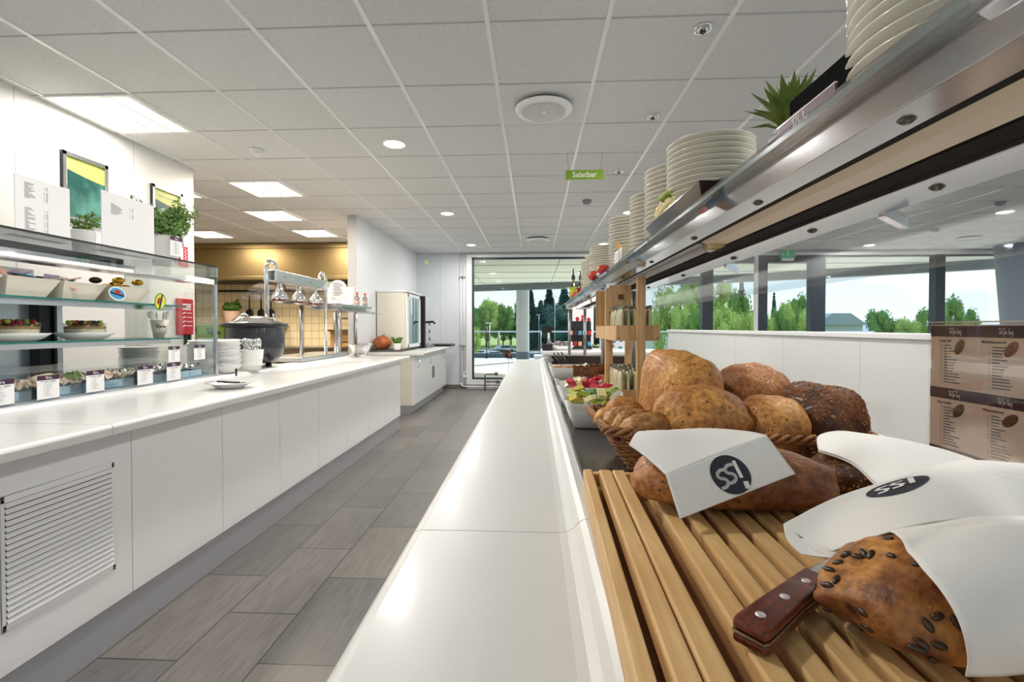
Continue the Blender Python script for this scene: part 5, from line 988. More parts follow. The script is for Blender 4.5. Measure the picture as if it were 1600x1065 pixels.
pc = [mat('portion_olive', 'a3ad3a', .4), mat('portion_white', 'e6e3d2', .35), mat('portion_green', '4f7a44', .4), mat('portion_yellow', 'd9c24f', .4), mat('portion_pink', 'd0485c', .35), mat('portion_red', 'b8202f', .35), mat('portion_paleyellow', 'efe2a4', .35)]
pm_ = [MB().prism([(-.022, 0), (.022, 0), (.018, .016), (-.018, .016)], -.015, .015).mesh('portion_cup', m) for m in pc]
cn = ['olive', 'white', 'green', 'yellow', 'pink', 'red', 'pale yellow']
def portions(cx, cy, rx, ry, z, n, cols, where, seed):
    r = random.Random(seed)
    for k in range(n):
        c = cols[k % len(cols)]; t = bpy.data.objects.new('portion_cup', pm_[c]); C.objects.link(t)
        t.location = (cx+r.uniform(-rx, rx), cy+r.uniform(-ry, ry), z+.012*(k//8)); t.rotation_euler = (r.uniform(-.7, .7), r.uniform(-.7, .7), r.random()*6)
        tag(t, '%s portion cup among those in the %s square bowl' % (cn[c], where), 'portion cup', '%s portions in the %s bowl' % (cn[c], where))
portions(.22, 1.68, .08, .085, .985, 40, [0, 1, 3, 2, 0, 6, 1], 'nearest', 1); portions(.24, 2.10, .085, .09, .982, 36, [4, 4, 1, 5, 4, 6], 'second', 2); portions(.30, 1.90, .02, .03, .935, 4, [1, 4], 'gap beside the second', 3)
q = MB(); r = random.Random(7)
for _ in range(260): q.sphere((.23+r.uniform(-.10, .10), 3.085+r.uniform(-.11, .11), 1.000+r.uniform(-.008, .012)), .009, .007, .006, n=6, m=5)
q.box(.135, .325, 2.99, 3.18, .95, .998); tag(q.build('granola', mat('granola', 'a9794a', .8, noise_s=40, c2='c9a06a')), 'brown granola filling the third white bowl', 'granola', kind='stuff')
t = thing('spoon', 'white handled spoon leaning in the second square bowl', 'spoon', (.17, 2.12, 1.0)); MB().tube([(0, 0, 0), (.05, -.06, .05)], .004, 8, r2=.007).build('handle', m_porcw, t); MB().sphere((-.012, .015, -.008), .018, .018, .007).build('spoon_bowl', m_chrome, t)
t = thing('salad_tub', 'long dark brown tub across the far part of the salad bar', 'tub', (0, 0, .9265)); q = MB()
for s in ((.14, .16, 3.75, 4.45), (.86, .88, 3.75, 4.45), (.16, .86, 3.75, 3.765), (.16, .86, 4.43, 4.45)): q.box(*s, 0, .03 if s[3] == 3.765 else .075)
q.box(.16, .86, 3.765, 4.43, 0, .006).build('tub', mat('tub_brown', '3a2a20', .4), t, bevel=.003)
for k in range(3):
    o = MB().tube([(0, 0, 0), (-.05, .12, .09)], .007, 8).sphere((.006, -.02, -.004), .02, .03, .008).build('serving_tongs', m_black, loc=(.22+.035*k, 3.92+.04*k, .96)); tag(o, ['leftmost black serving handle leaning on the brown tub', 'middle black serving handle leaning on the brown tub', 'rightmost black serving handle leaning on the brown tub'][k], 'serving tongs', 'black handles at the brown tub')
t = thing('glass_tray', 'pale blue steel tray with cutlery beside the granola bowl', 'tray', (.20, 3.50, .9265)); MB().box(-.07, .35, -.12, .12, 0, .03).build('tray', bpy.data.materials['blue_steel'], t, bevel=.004)
# ------------------------------------------------------------------ checkout end beyond the salad bar
t = thing('checkout_counter', 'white checkout counter beyond the far end of the salad bar', 'counter', (0, 0, 0)); MB().box(.10, 1.8, 6.3, 7.2, .90, .945).build('counter_top', m_worktop, t, bevel=.008); MB().box(.16, 1.75, 6.36, 7.15, 0, .90).build('counter_body', m_white, t)
t = thing('card_terminal', 'black payment terminal on a steel pole beyond the salad bar', 'terminal', (.21, 6.60, .9455)); MB().tube([(0, 0, 0), (0, 0, .30)], .02, 12).build('pole', m_steel, t); MB().box(-.10, .04, -.02, .03, .25, .34).build('terminal', m_black, t, bevel=.008); MB().box(-.09, .05, -.06, .06, 0, .09).build('terminal_base', m_black, t, bevel=.008)
t = thing('sweets_basket', 'white basket of wrapped items on the checkout counter', 'basket', (.36, 6.75, .9455)); MB().lathe([(0, 0), (.12, 0), (.17, .06), (.165, .06), (.115, .006), (0, .006)], n=24, sx=1.3).build('basket', m_porcw, t)
q = MB(); r = random.Random(8)
for _ in range(60): q.sphere((r.uniform(-.16, .16), r.uniform(-.1, .1), .06+r.uniform(0, .06)), .03, .015, .012, n=6, m=5, M=Matrix.Rotation(r.random()*3, 4, 'Z'))
tag(q.build('wrapped_items', mat('wrapped_grey', 'b7b2b4', .4, noise_s=30, c2='5f5257'), t), None, None, kind='stuff')
t = thing('display_stand', 'dark display stand with small packs on the checkout counter', 'stand', (.52, 7.0, .9455)); MB().box(0, .34, 0, .14, 0, .05).build('base', m_black, t, bevel=.005); MB().box(0, .34, .13, .15, 0, .42).build('back_panel', m_black, t); MB().box(0, .34, .02, .14, .20, .212).build('tier', m_black, t)
for k in range(5):
    for z, zn in ((.05, 'lower'), (.212, 'upper')): o = MB().box(-.026, .026, -.02, .02, 0, .06).build('small_pack', [m_paperw, m_red, m_wood, m_purple, bpy.data.materials['packet_blue']][(k+(z > .1)*2) % 5], loc=(.552+.069*k, 7.06, .9455+z+.0005)); tag(o, '%s small pack on the %s tier of the dark stand' % (['leftmost', 'second', 'middle', 'fourth', 'rightmost'][k], zn), 'pack', 'packs on the dark stand')
t = thing('poster', 'white poster with red figures beyond the shelf posts', 'poster', (.62, 7.6, 0)); MB().box(0, .34, 0, .02, 1.0, 1.62).build('poster_sheet', m_paperw, t); MB().box(.02, .32, -.02, 0, 0, 1.0).build('poster_stand', m_alu, t)
q = MB(); 
for x, z in ((.08, 1.35), (.17, 1.38), (.26, 1.34)): q.sphere((x, -.003, z+.06), .03, .004, .03); q.sphere((x, -.003, z-.02), .04, .004, .06)
q.box(.03, .31, -.004, 0, 1.20, 1.235).build('red_figures', m_red, t)
t = thing('poster', 'white poster with blue and red splashes low behind the wooden rack', 'poster', (1.10, 7.9, 0)); MB().box(0, .45, 0, .02, .82, 1.27).build('poster_sheet', m_paperw, t); MB().box(.04, .08, 0, .02, 0, .82).box(.37, .41, 0, .02, 0, .82).build('poster_stand', m_alu, t)
q = MB(); r = random.Random(5)
for k in range(9): q.sphere((.22+r.uniform(-.15, .15), -.002, 1.02+r.uniform(-.12, .12)), .035, .003, .03)
q.build('blue_splashes', bpy.data.materials['packet_blue'], t)
# ------------------------------------------------------------------ bread
def bread_mat(name, a, b, spots=True, sc=7, ramp=(.38, .62)):
    m = mat(name, a, .55, noise_s=sc, c2=b, ramp=ramp, coat=.05); t = m.node_tree; p = t.nodes['Principled BSDF']; base = p.inputs['Base Color'].links[0].from_socket
    tc = N(t, 'ShaderNodeTexCoord')
    n2 = N(t, 'ShaderNodeTexNoise'); n2.inputs['Scale'].default_value = 90; n2.inputs['Detail'].default_value = 4; L(t, tc.outputs['Object'], n2.inputs[0]); r2 = N(t, 'ShaderNodeValToRGB'); r2.color_ramp.elements[0].position = .3; r2.color_ramp.elements[0].color = (.5, .37, .27, 1); r2.color_ramp.elements[1].position = .62; r2.color_ramp.elements[1].color = (1.3, 1.27, 1.2, 1); L(t, n2.outputs['Fac'], r2.inputs[0])
    mx = N(t, 'ShaderNodeMixRGB'); mx.blend_type = 'MULTIPLY'; mx.inputs[0].default_value = .8; L(t, base, mx.inputs[1]); L(t, r2.outputs[0], mx.inputs[2]); last = mx.outputs[0]
    vo = N(t, 'ShaderNodeTexVoronoi'); vo.inputs['Scale'].default_value = 55; L(t, tc.outputs['Object'], vo.inputs['Vector']); r3 = N(t, 'ShaderNodeValToRGB'); r3.color_ramp.elements[0].position = .10; r3.color_ramp.elements[0].color = (1, 1, 1, 1); r3.color_ramp.elements[1].position = .16; r3.color_ramp.elements[1].color = (0, 0, 0, 1); L(t, vo.outputs['Distance'], r3.inputs[0])
    m3 = N(t, 'ShaderNodeMixRGB'); L(t, r3.outputs[0], m3.inputs[0]); L(t, last, m3.inputs[1]); m3.inputs[2].default_value = col('3a1c0c')
    if spots: last = m3.outputs[0]
    L(t, last, p.inputs['Base Color'])
    bp = N(t, 'ShaderNodeBump'); bp.inputs['Strength'].default_value = .6; bp.inputs['Distance'].default_value = .005; L(t, n2.outputs['Fac'], bp.inputs['Height'])
    n3 = N(t, 'ShaderNodeTexNoise'); n3.inputs['Scale'].default_value = 25; n3.inputs['Detail'].default_value = 6; L(t, tc.outputs['Object'], n3.inputs[0]); bq = N(t, 'ShaderNodeBump'); bq.inputs['Strength'].default_value = .45; bq.inputs['Distance'].default_value = .01; L(t, n3.outputs['Fac'], bq.inputs['Height']); L(t, bp.outputs[0], bq.inputs['Normal']); L(t, bq.outputs[0], p.inputs['Normal'])
    return m
m_b1 = bread_mat('crust_golden', 'cd9650', '935625'); m_b2 = bread_mat('crust_brown', 'b0763e', '6e3d1b'); m_b3 = bread_mat('crust_roll', 'bf9158', '966230', True, 12); m_b4 = bread_mat('crust_seeded', '7a4522', '4a2712', False, 20); m_b5 = bread_mat('crust_near', 'c48a40', '6e3a1b', False, 14)
m_crumb = mat('oat_flakes', 'b58a52', .7, noise_s=90, c2='8a5c2c'); m_seed = mat('pumpkin_seed', '3a2413', .35)
def loaf_mesh(rx, ry, h, seed, sq=2.6, lump=.05, taper=0, nu=72, nv=44, flat=.35, slash=0):
    def P(u, v):
        a = 2*PI*u; b = PI*(v-.5); ca, sa = math.cos(a), math.sin(a); e = 2/sq
        sg = lambda t: math.copysign(abs(t)**e, t)
        cb = math.cos(b) if abs(math.cos(b)) > 1e-9 else 0
        x, y, z = abs(cb)**e*sg(ca), abs(cb)**e*sg(sa), sg(math.sin(b))
        n = 1 + lump*noise.noise(Vector((x*1.6+seed*3.1, y*1.6, z*1.6+seed))) + lump*.45*noise.noise(Vector((x*4+seed, y*4, z*4))) + .005*noise.noise(Vector((x*11, y*11+seed, z*11))) + .003*noise.noise(Vector((x*24, y*24+seed, z*24)))
        if slash and z > .3: n -= slash*math.exp(-((y*1.0-.25*math.sin(x*2))/.12)**2)
        k = 1 - taper*x
        x, y, z = x*rx*n*k**.5, y*ry*n*k, z*n
        z = z*h*.62 if z > 0 else z*h*.38*(1 if abs(z) < .6 else .9)
        z = max(z, -h*.36)
        return Vector((x, y, z + h*.36))
    return P
def loaf(name, label, cat, loc, rx, ry, h, seed, m, rz=0, group=None, tilt=(0, 0), **k):
    t = thing(name, label, cat, loc, rz, group); t.rotation_euler = (tilt[0], tilt[1], rz); P = loaf_mesh(rx, ry, h, seed, **k); o = MB().grid(P, 80, 48).build('crust', m, t); return t, P
def scatter(P, n, seed, size, m, name, parent, vr=(.5, 1.0), thick=.3, ur=(0, 1), kind=None):
    r = random.Random(seed); q = MB()
    for _ in range(n):
        u = r.uniform(*ur) % 1; v = r.uniform(*vr); p = P(u, v); e = .004; du = P((u+e) % 1, v)-p; dv = P(u, min(v+e, 1))-p
        nn = du.cross(dv)
        if nn.length < 1e-12: continue
        nn.normalize(); t1 = du.normalized(); ang = r.random()*PI; t2 = nn.cross(t1); a = t1*math.cos(ang)+t2*math.sin(ang); b = nn.cross(a); s = size*(.7+.6*r.random())
        c = p + nn*s*.12
        q.add([c-a*s, c-b*s*.5, c+a*s, c+b*s*.5, c+nn*s*thick, c-nn*s*thick*.6], [(0, 1, 4), (1, 2, 4), (2, 3, 4), (3, 0, 4), (1, 0, 5), (2, 1, 5), (3, 2, 5), (0, 3, 5)], 0, True)
    o = q.build(name, m, parent)
    if kind: o['kind'] = kind
    return o
# wicker basket
BX0, BX1, BY0, BY1, BZ0, BZ1 = .155, .735, 1.0, 1.40, .9265, 1.045
t = thing('bread_basket', 'wide woven wicker basket of loaves and rolls on the salad bar', 'basket', ((BX0+BX1)/2, (BY0+BY1)/2, BZ0))
hx, hy = (BX1-BX0)/2, (BY1-BY0)/2
def rr(s, ins, cr=.05):
    """point on a rounded rectangle, s in 0..1"""
    ax, ay = hx-ins, hy-ins; sx, sy = 2*(ax-cr), 2*(ay-cr); arc = PI/2*cr; Lt = 2*sx+2*sy+4*arc; d = (s % 1)*Lt
    for (ln, kind) in ((sx, 0), (arc, 1), (sy, 2), (arc, 3), (sx, 4), (arc, 5), (sy, 6), (arc, 7)):
        if d <= ln: break
        d -= ln
    if kind == 0: return (-ax+cr+d, -ay, 0, -1)
    if kind == 2: return (ax, -ay+cr+d, 1, 0)
    if kind == 4: return (ax-cr-d, ay, 0, 1)
    if kind == 6: return (-ax, ay-cr-d, -1, 0)
    cx, cy, a0 = {1: (ax-cr, -ay+cr, -PI/2), 3: (ax-cr, ay-cr, 0), 5: (-ax+cr, ay-cr, PI/2), 7: (-ax+cr, -ay+cr, PI)}[kind]; a = a0+d/cr
    return (cx+cr*math.cos(a), cy+cr*math.sin(a), math.cos(a), math.sin(a))
HB = BZ1-BZ0; NS = 58
wv = MB(); rows = 15; r = random.Random(2)
for k in range(rows):
    z = .008+k*(HB-.028)/rows; ins = .075*(1-z/HB)**1.1+.006; pts = []
    for j in range(NS*4+1):
        s = j/(NS*4); x, y, nx, ny = rr(s, ins); off = .0048*math.cos(PI*(s*NS)+(k % 2)*PI); pts.append((x+nx*off, y+ny*off, z+.0016*math.sin(j*.9+k)+.0015*r.uniform(-1, 1)))
    wv.tube(pts, .0034, 6, caps=False)
wv.build('woven_sides', m_wicker, t)
st = MB()
for k in range(NS):
    s = k/NS; pts = []
    for j in range(6): z = HB*j/5; x, y, nx, ny = rr(s, .075*(1-z/HB)**1.1+.006); pts.append((x, y, z))
    st.tube(pts, .0026, 6)
st.build('upright_canes', m_wicker, t)
rm = MB()
for q in range(3):
    pts = []
    for j in range(241): s = j/240; x, y, nx, ny = rr(s, .004); a = 2*PI*s*26+q*2.09; off = .0065*math.cos(a); pts.append((x+nx*off, y+ny*off, HB-.006+.0075*math.sin(a)+.006*math.cos(2*PI*s*2)))
    rm.tube(pts, .0048, 6, caps=False)
rm.build('plaited_rim', m_wicker, t); MB().box(-hx+.085, hx-.085, -hy+.085, hy-.085, 0, .006).build('base', m_wicker, t)
# loaves in the basket
loaf('bread_loaf', 'tall golden tin loaf standing at the back left of the basket', 'bread', (.380, 1.262, .985), .080, .135, .225, 1, m_b1, .12, 'loaves in the wicker basket', (.10, 0), sq=3.4, lump=.06, taper=0)
t, P = loaf('bread_loaf', 'big golden loaf at the front centre of the basket', 'bread', (.376, 1.082, .985), .106, .082, .158, 7, m_b1, -.05, 'loaves in the wicker basket', (.05, .0), sq=2.5, lump=.10)
loaf('bread_loaf', 'brown loaf at the back of the basket, right of the tall tin loaf', 'bread', (.568, 1.27, .985), .095, .085, .195, 3, m_b2, .35, 'loaves in the wicker basket', (0, .08), sq=2.5, lump=.08)
loaf('bread_loaf', 'golden loaf between the big front loaf and the seeded loaf', 'bread', (.524, 1.085, .975), .074, .085, .145, 4, m_b1, .1, 'loaves in the wicker basket', (.0, .12), sq=2.5, lump=.08)
t, P = loaf('seeded_loaf', 'dark loaf coated in oat flakes at the right end of the basket', 'bread', (.668, 1.14, .975), .082, .10, .165, 5, m_b4, .3, 'loaves in the wicker basket', (0, .10), sq=2.7, lump=.07)
scatter(P, 900, 2, .0036, m_crumb, 'oat_topping', t, (.42, .98), kind='stuff')
for k, (x, y, z, rx_, ry_, h, rz, lb) in enumerate(((.232, 1.235, 1.005, .046, .040, .058, .2, 'smooth golden roll at the back of the five rolls, left in the basket'), (.188, 1.17, 1.005, .04, .034, .045, .6, 'small roll at the far left rim of the basket'), (.212, 1.128, 1.012, .052, .028, .050, .35, 'roll with a cracked top, third from the basket front'), (.228, 1.085, 1.012, .052, .026, .048, .3, 'roll second from the basket front, left side'), (.246, 1.042, 1.012, .058, .027, .048, .2, 'foremost speckled roll at the basket front'))):
    loaf('bread_roll', lb, 'bread roll', (x+.004, y, z+.018), rx_*1.12, ry_*1.12, h*1.15, 11+k, m_b3 if k > 1 else m_b1, rz, 'rolls in the wicker basket', (.25 if k > 1 else 0, 0), sq=2.1, lump=.10)
# ------------------------------------------------------------------ slatted wooden tray
TR = -.03
t = thing('slatted_tray', 'beech slatted bread tray in the foreground', 'bread tray', (.100, .955, .9385), 0); t.rotation_euler = (0, 0, TR*-1*-1)
TW, TD, TH = .62, .78, .044
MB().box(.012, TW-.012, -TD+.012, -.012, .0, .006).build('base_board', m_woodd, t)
MB().box(0, .018, -TD, 0, 0, TH).build('side_rail', m_wood, t, bevel=.0025); MB().box(TW-.018, TW, -TD, 0, 0, TH).build('side_rail', m_wood, t, bevel=.0025)
MB().box(.0185, TW-.0185, -.016, 0, 0, TH-.004).build('end_rail', m_wood, t, bevel=.0025); MB().box(.0185, TW-.0185, -TD, -TD+.016, 0, TH-.004).build('end_rail', m_wood, t, bevel=.0025)
for y in (-.05, -TD+.05): MB().box(.0185, TW-.0185, y-.012, y+.012, .006, .022).build('cross_batten', m_wood, t)
slx = [(.043, .0), (.0695, .0)] + [(.118+.0355*k, 0) for k in range(13)]
for k, (x, a) in enumerate(slx):
    o = MB().box(-.012, .012, -TD+.017, -.0165 if k > 1 else -.004, .0225 if False else .0221, TH+.001).build('slat', m_wood, t, bevel=.003); o.location = (x, 0, 0)
TZ = .9385+TH+.0015
# loaves on the tray
t, P = loaf('bread_loaf', 'long brown loaf on the slatted tray under the front napkin', 'bread', (.320, .773, TZ), .160, .070, .094, 21, m_b2, -.02, None, (0, 0), sq=2.35, lump=.06)
t, P = loaf('seeded_loaf', 'dark seeded loaf on the tray behind the long loaf, under a napkin', 'bread', (.610, .83, TZ), .115, .085, .078, 22, m_b4, -.35, None, (0, 0), sq=2.4, lump=.06)
scatter(P, 1100, 5, .0032, m_crumb, 'seed_topping', t, (.35, .95), kind='stuff')
t, P = loaf('pumpkin_seed_loaf', 'golden brown loaf with pumpkin seeds nearest the camera, partly under a napkin', 'bread', (.432, .470, TZ), .165, .078, .092, 31, m_b5, .33, None, (0, 0), sq=2.3, lump=.10)
NEAR_T = t; NEAR_LOAF = t.children[0]
q = MB(); r = random.Random(9)
for _ in range(75):
    u, v = r.uniform(.40, .86), r.uniform(.40, .93); p = P(u, v); nn = (P(u+.004, v)-p).cross(P(u, v+.004)-p).normalized(); Mq = nn.to_track_quat('Z', 'X').to_matrix().to_4x4() @ Matrix.Rotation(r.random()*PI, 4, 'Z')
    q.sphere(p + nn*.0008, .0052+.0012*r.random(), .0031, .0020, n=12, m=8, M=Mq)
o = q.build('pumpkin_seeds', m_seed, t); o['kind'] = 'stuff'
# ------------------------------------------------------------------ napkins
def catmull(ctrl, u, v):
    n = len(ctrl); m = len(ctrl[0])
    def cr1(p, t):
        k = len(p)-1; x = min(t*k, k-1e-9); i = int(x); f = x-i; a = p[max(i-1, 0)]; b = p[i]; c = p[i+1]; d = p[min(i+2, k)]
        return .5*((2*b) + (c-a)*f + (2*a-5*b+4*c-d)*f*f + (3*b-a-3*c+d)*f**3)
    return cr1([cr1([Vector(q) for q in row], v) for row in ctrl], u)
def sheet(name, patches, parent, nu=24, nv=24, th=.0009, m=m_napkin):
    q = MB()
    for c in patches: q.grid(lambda u, v: catmull(c, u, v), nu, nv)
    o = q.build(name, m, parent); s = o.modifiers.new('thickness', 'SOLIDIFY'); s.thickness = th; s.offset = 0; return o
def logo(parent, M0, rad, clip=None):
    """dark disc with the letters S S I and a small tab, as printed on the napkins"""
    n = 48; q = MB(); q.add([M0 @ Vector((0, 0, .0006))] + [M0 @ Vector((rad*math.cos(2*PI*i/n), rad*math.sin(2*PI*i/n), .0006)) for i in range(n)], [(0, 1+i, 1+(i+1) % n) for i in range(n)]); d = q.build('logo_disc', m_logo, parent)
    w = MB(); f = lambda a, b: M0 @ Vector((a*rad, b*rad, .0011)); wd = .16*1.0
    def S_(cx, cy, s):
        pts = [(.24, .34), (.05, .37), (-.12, .30), (-.17, .17), (-.08, .05), (.07, -.03), (.15, -.15), (.12, -.28), (-.03, -.36), (-.20, -.36)]
        # rounded centre line slanted to the right
        o = []
        for i in range(len(pts)-1):
            for k in range(4):
                t_ = k/4; a = pts[max(i-1, 0)]; b = pts[i]; c = pts[i+1]; e = pts[min(i+2, len(pts)-1)]
                o.append(tuple(.5*((2*b[j])+(c[j]-a[j])*t_+(2*a[j]-5*b[j]+4*c[j]-e[j])*t_*t_+(3*b[j]-a[j]-3*c[j]+e[j])*t_**3) for j in (0, 1)))
        o.append(pts[-1]); return [(cx+s*(x+.16*y), cy+s*y) for x, y in o]
    ribbon(w, S_(-.50, -.07, 1.12), wd, f); ribbon(w, S_(.02, .02, 1.12), wd, f); ribbon(w, [(.42, -.30), (.54, .50)], wd*1.15, f); 
    ribbon(w, [(.40, -.84), (.46, -.62)], .26, f)
    w.build('logo_letters', m_napkin, d)
t = thing('paper_napkin', 'folded white napkin with a dark round logo over the long loaf', 'napkin', (0, 0, 0), 0, 'logo napkins over the loaves')
A, B, C_, D_ = Vector((.195, .700, 1.052)), Vector((.362, .745, 1.102)), Vector((.204, .662, 1.002)), Vector((.3866, .7088, 1.0535))
zz = .008
top = [[(.157, .780, 1.076), (.176, .745, 1.066), (.195, .700, 1.052)], [(.180, .822, 1.088), (.215, .785, 1.092), (.250, .7148, 1.0687)], [(.214, .862, 1.080), (.262, .815, 1.092), (.306, .7299, 1.0854)], [(.275, .872, 1.083), (.318, .825, 1.094), (.335, .7377, 1.094)], [(.345, .862, 1.084), (.358, .800, 1.096), (.362, .745, 1.102)]]
frt = [[tuple(A.lerp(B, u).lerp(C_.lerp(D_, u), v)) for v in (0, .33, .66, 1)] for u in (0, .25, .5, .75, 1)]
sheet('napkin_sheet', [top, frt], t)
nrm = (B-A).cross(C_-A).normalized(); nrm = -nrm if nrm.y > 0 else nrm
P0 = Vector((.2902, .7042, 1.0526)); xa = (B-A).normalized()
logo(t, basis(P0 + nrm*.0004, xa, nrm), .0295)
t = thing('paper_napkin', 'plain white folded napkin over the seeded loaf at the right', 'napkin', (0, 0, 0), 0, 'logo napkins over the loaves')
sheet('napkin_sheet', [[[(.500, .845, 1.055), (.520, .790, 1.050), (.520, .730, 1.030)], [(.535, .905, 1.066), (.580, .840, 1.072), (.600, .730, 1.048)], [(.610, .960, 1.064), (.660, .860, 1.068), (.690, .750, 1.045)], [(.690, .990, 1.050), (.745, .890, 1.048), (.780, .780, 1.030)]],
    [[(.500, .845, 1.052), (.520, .790, 1.046), (.521, .731, 1.025)], [(.535, .905, 1.062), (.580, .840, 1.068), (.601, .731, 1.042)], [(.610, .960, 1.060), (.660, .860, 1.064), (.691, .751, 1.040)], [(.690, .990, 1.047), (.745, .890, 1.044), (.781, .781, 1.026)]]], t)
t = thing('paper_napkin', 'large white napkin draped over the pumpkin seed loaf, its logo on the upper fold', 'napkin', (0, 0, 0), 0, 'logo napkins over the loaves')
upper = [[(.288, .552, 1.043), (.300, .530, 1.036), (.312, .505, 1.034)], [(.372, .590, 1.062), (.372, .560, 1.060), (.362, .515, 1.052)], [(.460, .608, 1.082), (.455, .575, 1.084), (.430, .500, 1.086)], [(.545, .622, 1.100), (.550, .570, 1.104), (.530, .490, 1.106)], [(.640, .610, 1.098), (.660, .550, 1.100), (.640, .470, 1.104)]]
curl = [[(.288, .552, 1.043), (.284, .536, 1.032), (.289, .520, 1.024)], [(.294, .541, 1.0395), (.298, .52, 1.030), (.303, .505, 1.028)], [(.300, .530, 1.036), (.310, .508, 1.034), (.322, .492, 1.034)], [(.362, .515, 1.052), (.350, .503, 1.050), (.337, .495, 1.046)]]
from mathutils.bvhtree import BVHTree
bpy.context.view_layer.update()
lo_ = NEAR_LOAF; Mw = NEAR_T.matrix_basis; bvh = BVHTree.FromPolygons([Mw @ v.co for v in lo_.data.vertices], [tuple(p.vertices) for p in lo_.data.polygons])
NU, NV_ = 13, 15; raw = []
for i in range(NU):
    row = []
    for j in range(NV_):
        th_ = R(115 - 122*j/(NV_-1)); xl = .345 - .022*min(1, j/7) ; x = xl + (.66-xl)*i/(NU-1); yc = .470 + (x-.432)*.30
        h = bvh.ray_cast(Vector((x, yc, TZ+.034)), Vector((0, -math.cos(th_), math.sin(th_)))); row.append((x, yc, th_, h[3] if h[0] else .045))
    raw.append(row)
drape = []
for i in range(NU):
    row = []
    for j in range(NV_):
        x, yc, th_, d = raw[i][j]; nb = [raw[a_][b_][3] for a_ in range(max(0, i-1), min(NU, i+2)) for b_ in range(max(0, j-1), min(NV_, j+2))]
        rr_ = max(d, .5*d+.5*max(nb)) + .0045 + (.004*math.sin(x*30+j*.4) if j > 3 else 0) + .006*(j/NV_)
        row.append((x, yc - rr_*math.cos(th_), max(TZ + .034 + rr_*math.sin(th_), TZ+.003)))
    drape.append(row)
upper = [[p for p in row] for row in upper]
for i, row in enumerate(upper[1:], 1): row[-1] = catmull(drape, min(1, max(0, (row[-1][0]-.345)/.315)), 0)
sheet('napkin_sheet', [upper, drape], t, 40, 40); sheet('curled_corner', [curl], t)
P1 = catmull(upper, .44, .42); du = (catmull(upper, .52, .42)-P1).normalized(); dv = catmull(upper, .44, .55)-P1; nn = du.cross(dv).normalized(); nn = nn if nn.z > 0 else -nn
def on_upper(M0, rad): pass
lg = MB(); n = 40
def up_fn(a, b, lift): # a along the sheet length, b across; metres
    u = .44 + a/.36; v = .40 - b/.115; p = catmull(upper, min(max(u, 0), 1), min(max(v, 0), 1)); return p + nn*lift
lg.add([up_fn(0, 0, .0012)] + [up_fn(.040*math.cos(2*PI*i/n), .021*math.sin(2*PI*i/n), .0012) for i in range(n)], [(0, 1+i, 1+(i+1) % n) for i in range(n)])
lgd = lg.build('logo_disc', m_logo, t); w = MB(); f3 = lambda a, b: up_fn(a*.040, b*.021, .0018)
for cx in (-.45, .05): ribbon(w, [(cx+.22, .36), (cx-.02, .38), (cx-.15, .2), (cx, .02), (cx+.14, -.16), (cx+.02, -.36), (cx-.2, -.34)], .16, f3)
ribbon(w, [(.45, -.35), (.58, .5)], .18, f3); w.build('logo_letters', m_napkin, lgd)
# ------------------------------------------------------------------ knife
t = thing('bread_knife', 'bread knife with riveted red wood handle lying on the slatted tray', 'knife', (.188, .420, TZ+.0122)); ax_ = Vector((.125, .098, 0)).normalized(); t.rotation_euler = (0, -.02, math.atan2(ax_.y, ax_.x))
hp = [(0, -.0155), (.006, -.0175), (.03, -.0165), (.08, -.0135), (.12, -.0135), (.145, -.016), (.147, .014), (.11, .0145), (.05, .0155), (.01, .0155), (0, .013)]
MB().prism(hp, .0015, .0105, axis='z').build('handle_scale', mat('rosewood', '6e2c1a', .25, noise_s=8, c2='4a1a10', stretch=(3, 30, 30), coat=.5), t, bevel=.003, seg=3); MB().prism(hp, -.0105, -.0015, axis='z').build('handle_scale', bpy.data.materials['rosewood'], t, bevel=.003, seg=3)
MB().prism([(x*1.0, y*1.0) for x, y in hp], -.0014, .0014, axis='z').build('tang', m_steel, t)
for x in (.025, .072, .118): MB().lathe([(0, .0112), (.0045, .011), (.0048, .0102)], c=(x, 0, 0), n=16).build('rivet', mat('rivet', 'd9d6d4', .3, .4), t)
MB().prism([(.1475, -.0155), (.175, -.016), (.175, .013), (.1475, .0135)], -.006, .006, axis='z').build('bolster', m_steel, t, bevel=.002)
MB().prism([(.1755, -.016), (.38, -.012), (.40, .006), (.37, .012), (.1755, .013)], -.0012, .0012, axis='z').build('blade', m_alu, t)
# ------------------------------------------------------------------ allergen menu board on the right
t = thing('allergen_board', 'acrylic board of bread pictures with Tid for lunsj headings, at the right', 'menu board', (1.0, 0, .9405)); m_bg = mat('board_beige', 'fbe6d6', .35, noise_s=3, c2='f3d4be', coat=.4)
YA, YB = 1.228, .56; Hh = .335
MB().box(-.001, .001, YB, YA, 0, Hh).build('printed_sheet', m_bg, t); MB().box(-.0032, -.0026, YB-.004, YA+.004, 0, Hh+.006).box(.003, .006, YB-.004, YA+.004, 0, Hh+.006).build('acrylic_cover', m_acryl, t); MB().box(-.03, .05, YB, YA, 0, .003).build('acrylic_foot', m_acryl, t); MB().box(-.004, .006, YB-.004, YA+.004, Hh+.006, Hh+.009).build('acrylic_top_edge', m_alu, t)
bands = [.333, .183, .033+.005]; colsY = [1.165, 1.045, .925, .805, .685]
for zt_ in bands: MB().box(-.0016, -.0011, YB, YA, zt_-.026, zt_).build('dark_band', m_purple, t)
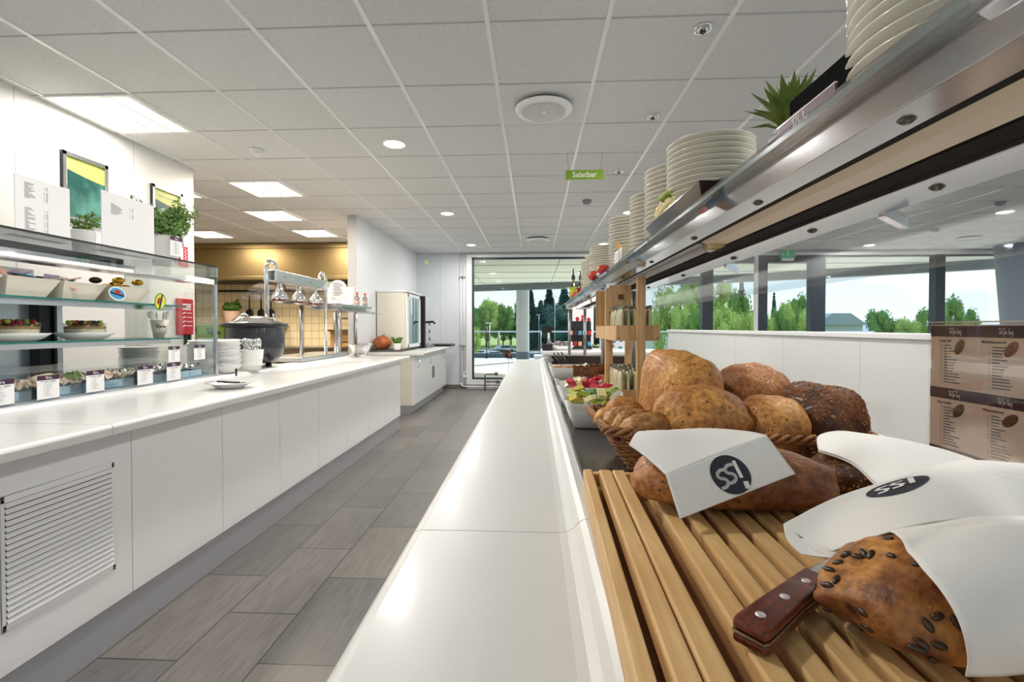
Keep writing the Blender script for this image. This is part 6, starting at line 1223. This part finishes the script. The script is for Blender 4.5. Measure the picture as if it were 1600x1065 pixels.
names = [['Lunsj loff', 'Middelhavsbrod', 'Grov rustikk', 'Havrebrod', 'Kornbrod'], ['Rug rustikk', 'Villmarksbrod', 'Grov speltbrod', 'Fjellbrod', 'Solsikke'], ['Dansk rugbrod', 'Husets brod', 'Landbrod', 'Loff', 'Grovt']]
names = [[n_.replace('brod', 'br\u00f8d') for n_ in row] for row in names]
hd = MB(); pr_ = MB(); ck = MB(); tx = None; r = random.Random(3)
for i, zt_ in enumerate(bands):
    for j, y in enumerate(colsY):
        script_text(hd, .013, .0013, basis((-.0018, y-.005, zt_-.013), (0, -1, 0), (-1, 0, 0)))
        M0 = basis((-.0013, y, zt_-.036), (0, -1, 0), (-1, 0, 0)); text_mesh(names[i][j], .0085, m_ink, t, basis((-.0013, y+.022, zt_-.036), (0, -1, 0), (-1, 0, 0)), 'product_heading', bold=.0002, depth=.0001)
        for k in range(14 if i < 2 else 0):
            z = zt_-.047-k*.0068; ribbon(pr_, [(-.024+.0, z), (-.024+.012+.022*r.random()+(.012 if k > 9 else 0), z)], .0028, lambda a, b: Vector((-.0013, y-a, b)))
            if r.random() < .9: 
                rd_ = .0018; ribbon(ck, [(-.031+rd_*math.cos(q*PI/3), z+rd_*math.sin(q*PI/3)) for q in range(7)], .0006, lambda a, b: Vector((-.0013, y-a, b)))
hd.build('headings', m_paperw, t); pr_.build('small_print', m_inkg, t); ck.build('tick_circles', mat('tick_red', 'a05a50', .5), t)
for i, zt_ in enumerate(bands):
    for j, y in enumerate(colsY):
        c = ['7a4a36', 'b06a5c', '8a5230', '6b3a22', '9a7440', '7a4426'][(i*2+j) % 6]; Mr = Matrix.Rotation(.5+.2*((i+j) % 3), 4, 'X'); zc = (zt_-.062) if i < 2 else zt_-.030
        if zc < .01: zc = .012
        q = MB(); q.sphere((-.0014, y-.016, zc+(.012 if i < 2 else 0)), .0009, .011, .020 if i < 2 else .009, M=Mr); q.build('loaf_picture', mat('loaf_print_%d%d' % (i, j), c, .4, noise_s=60, c2='5a3320'), t)
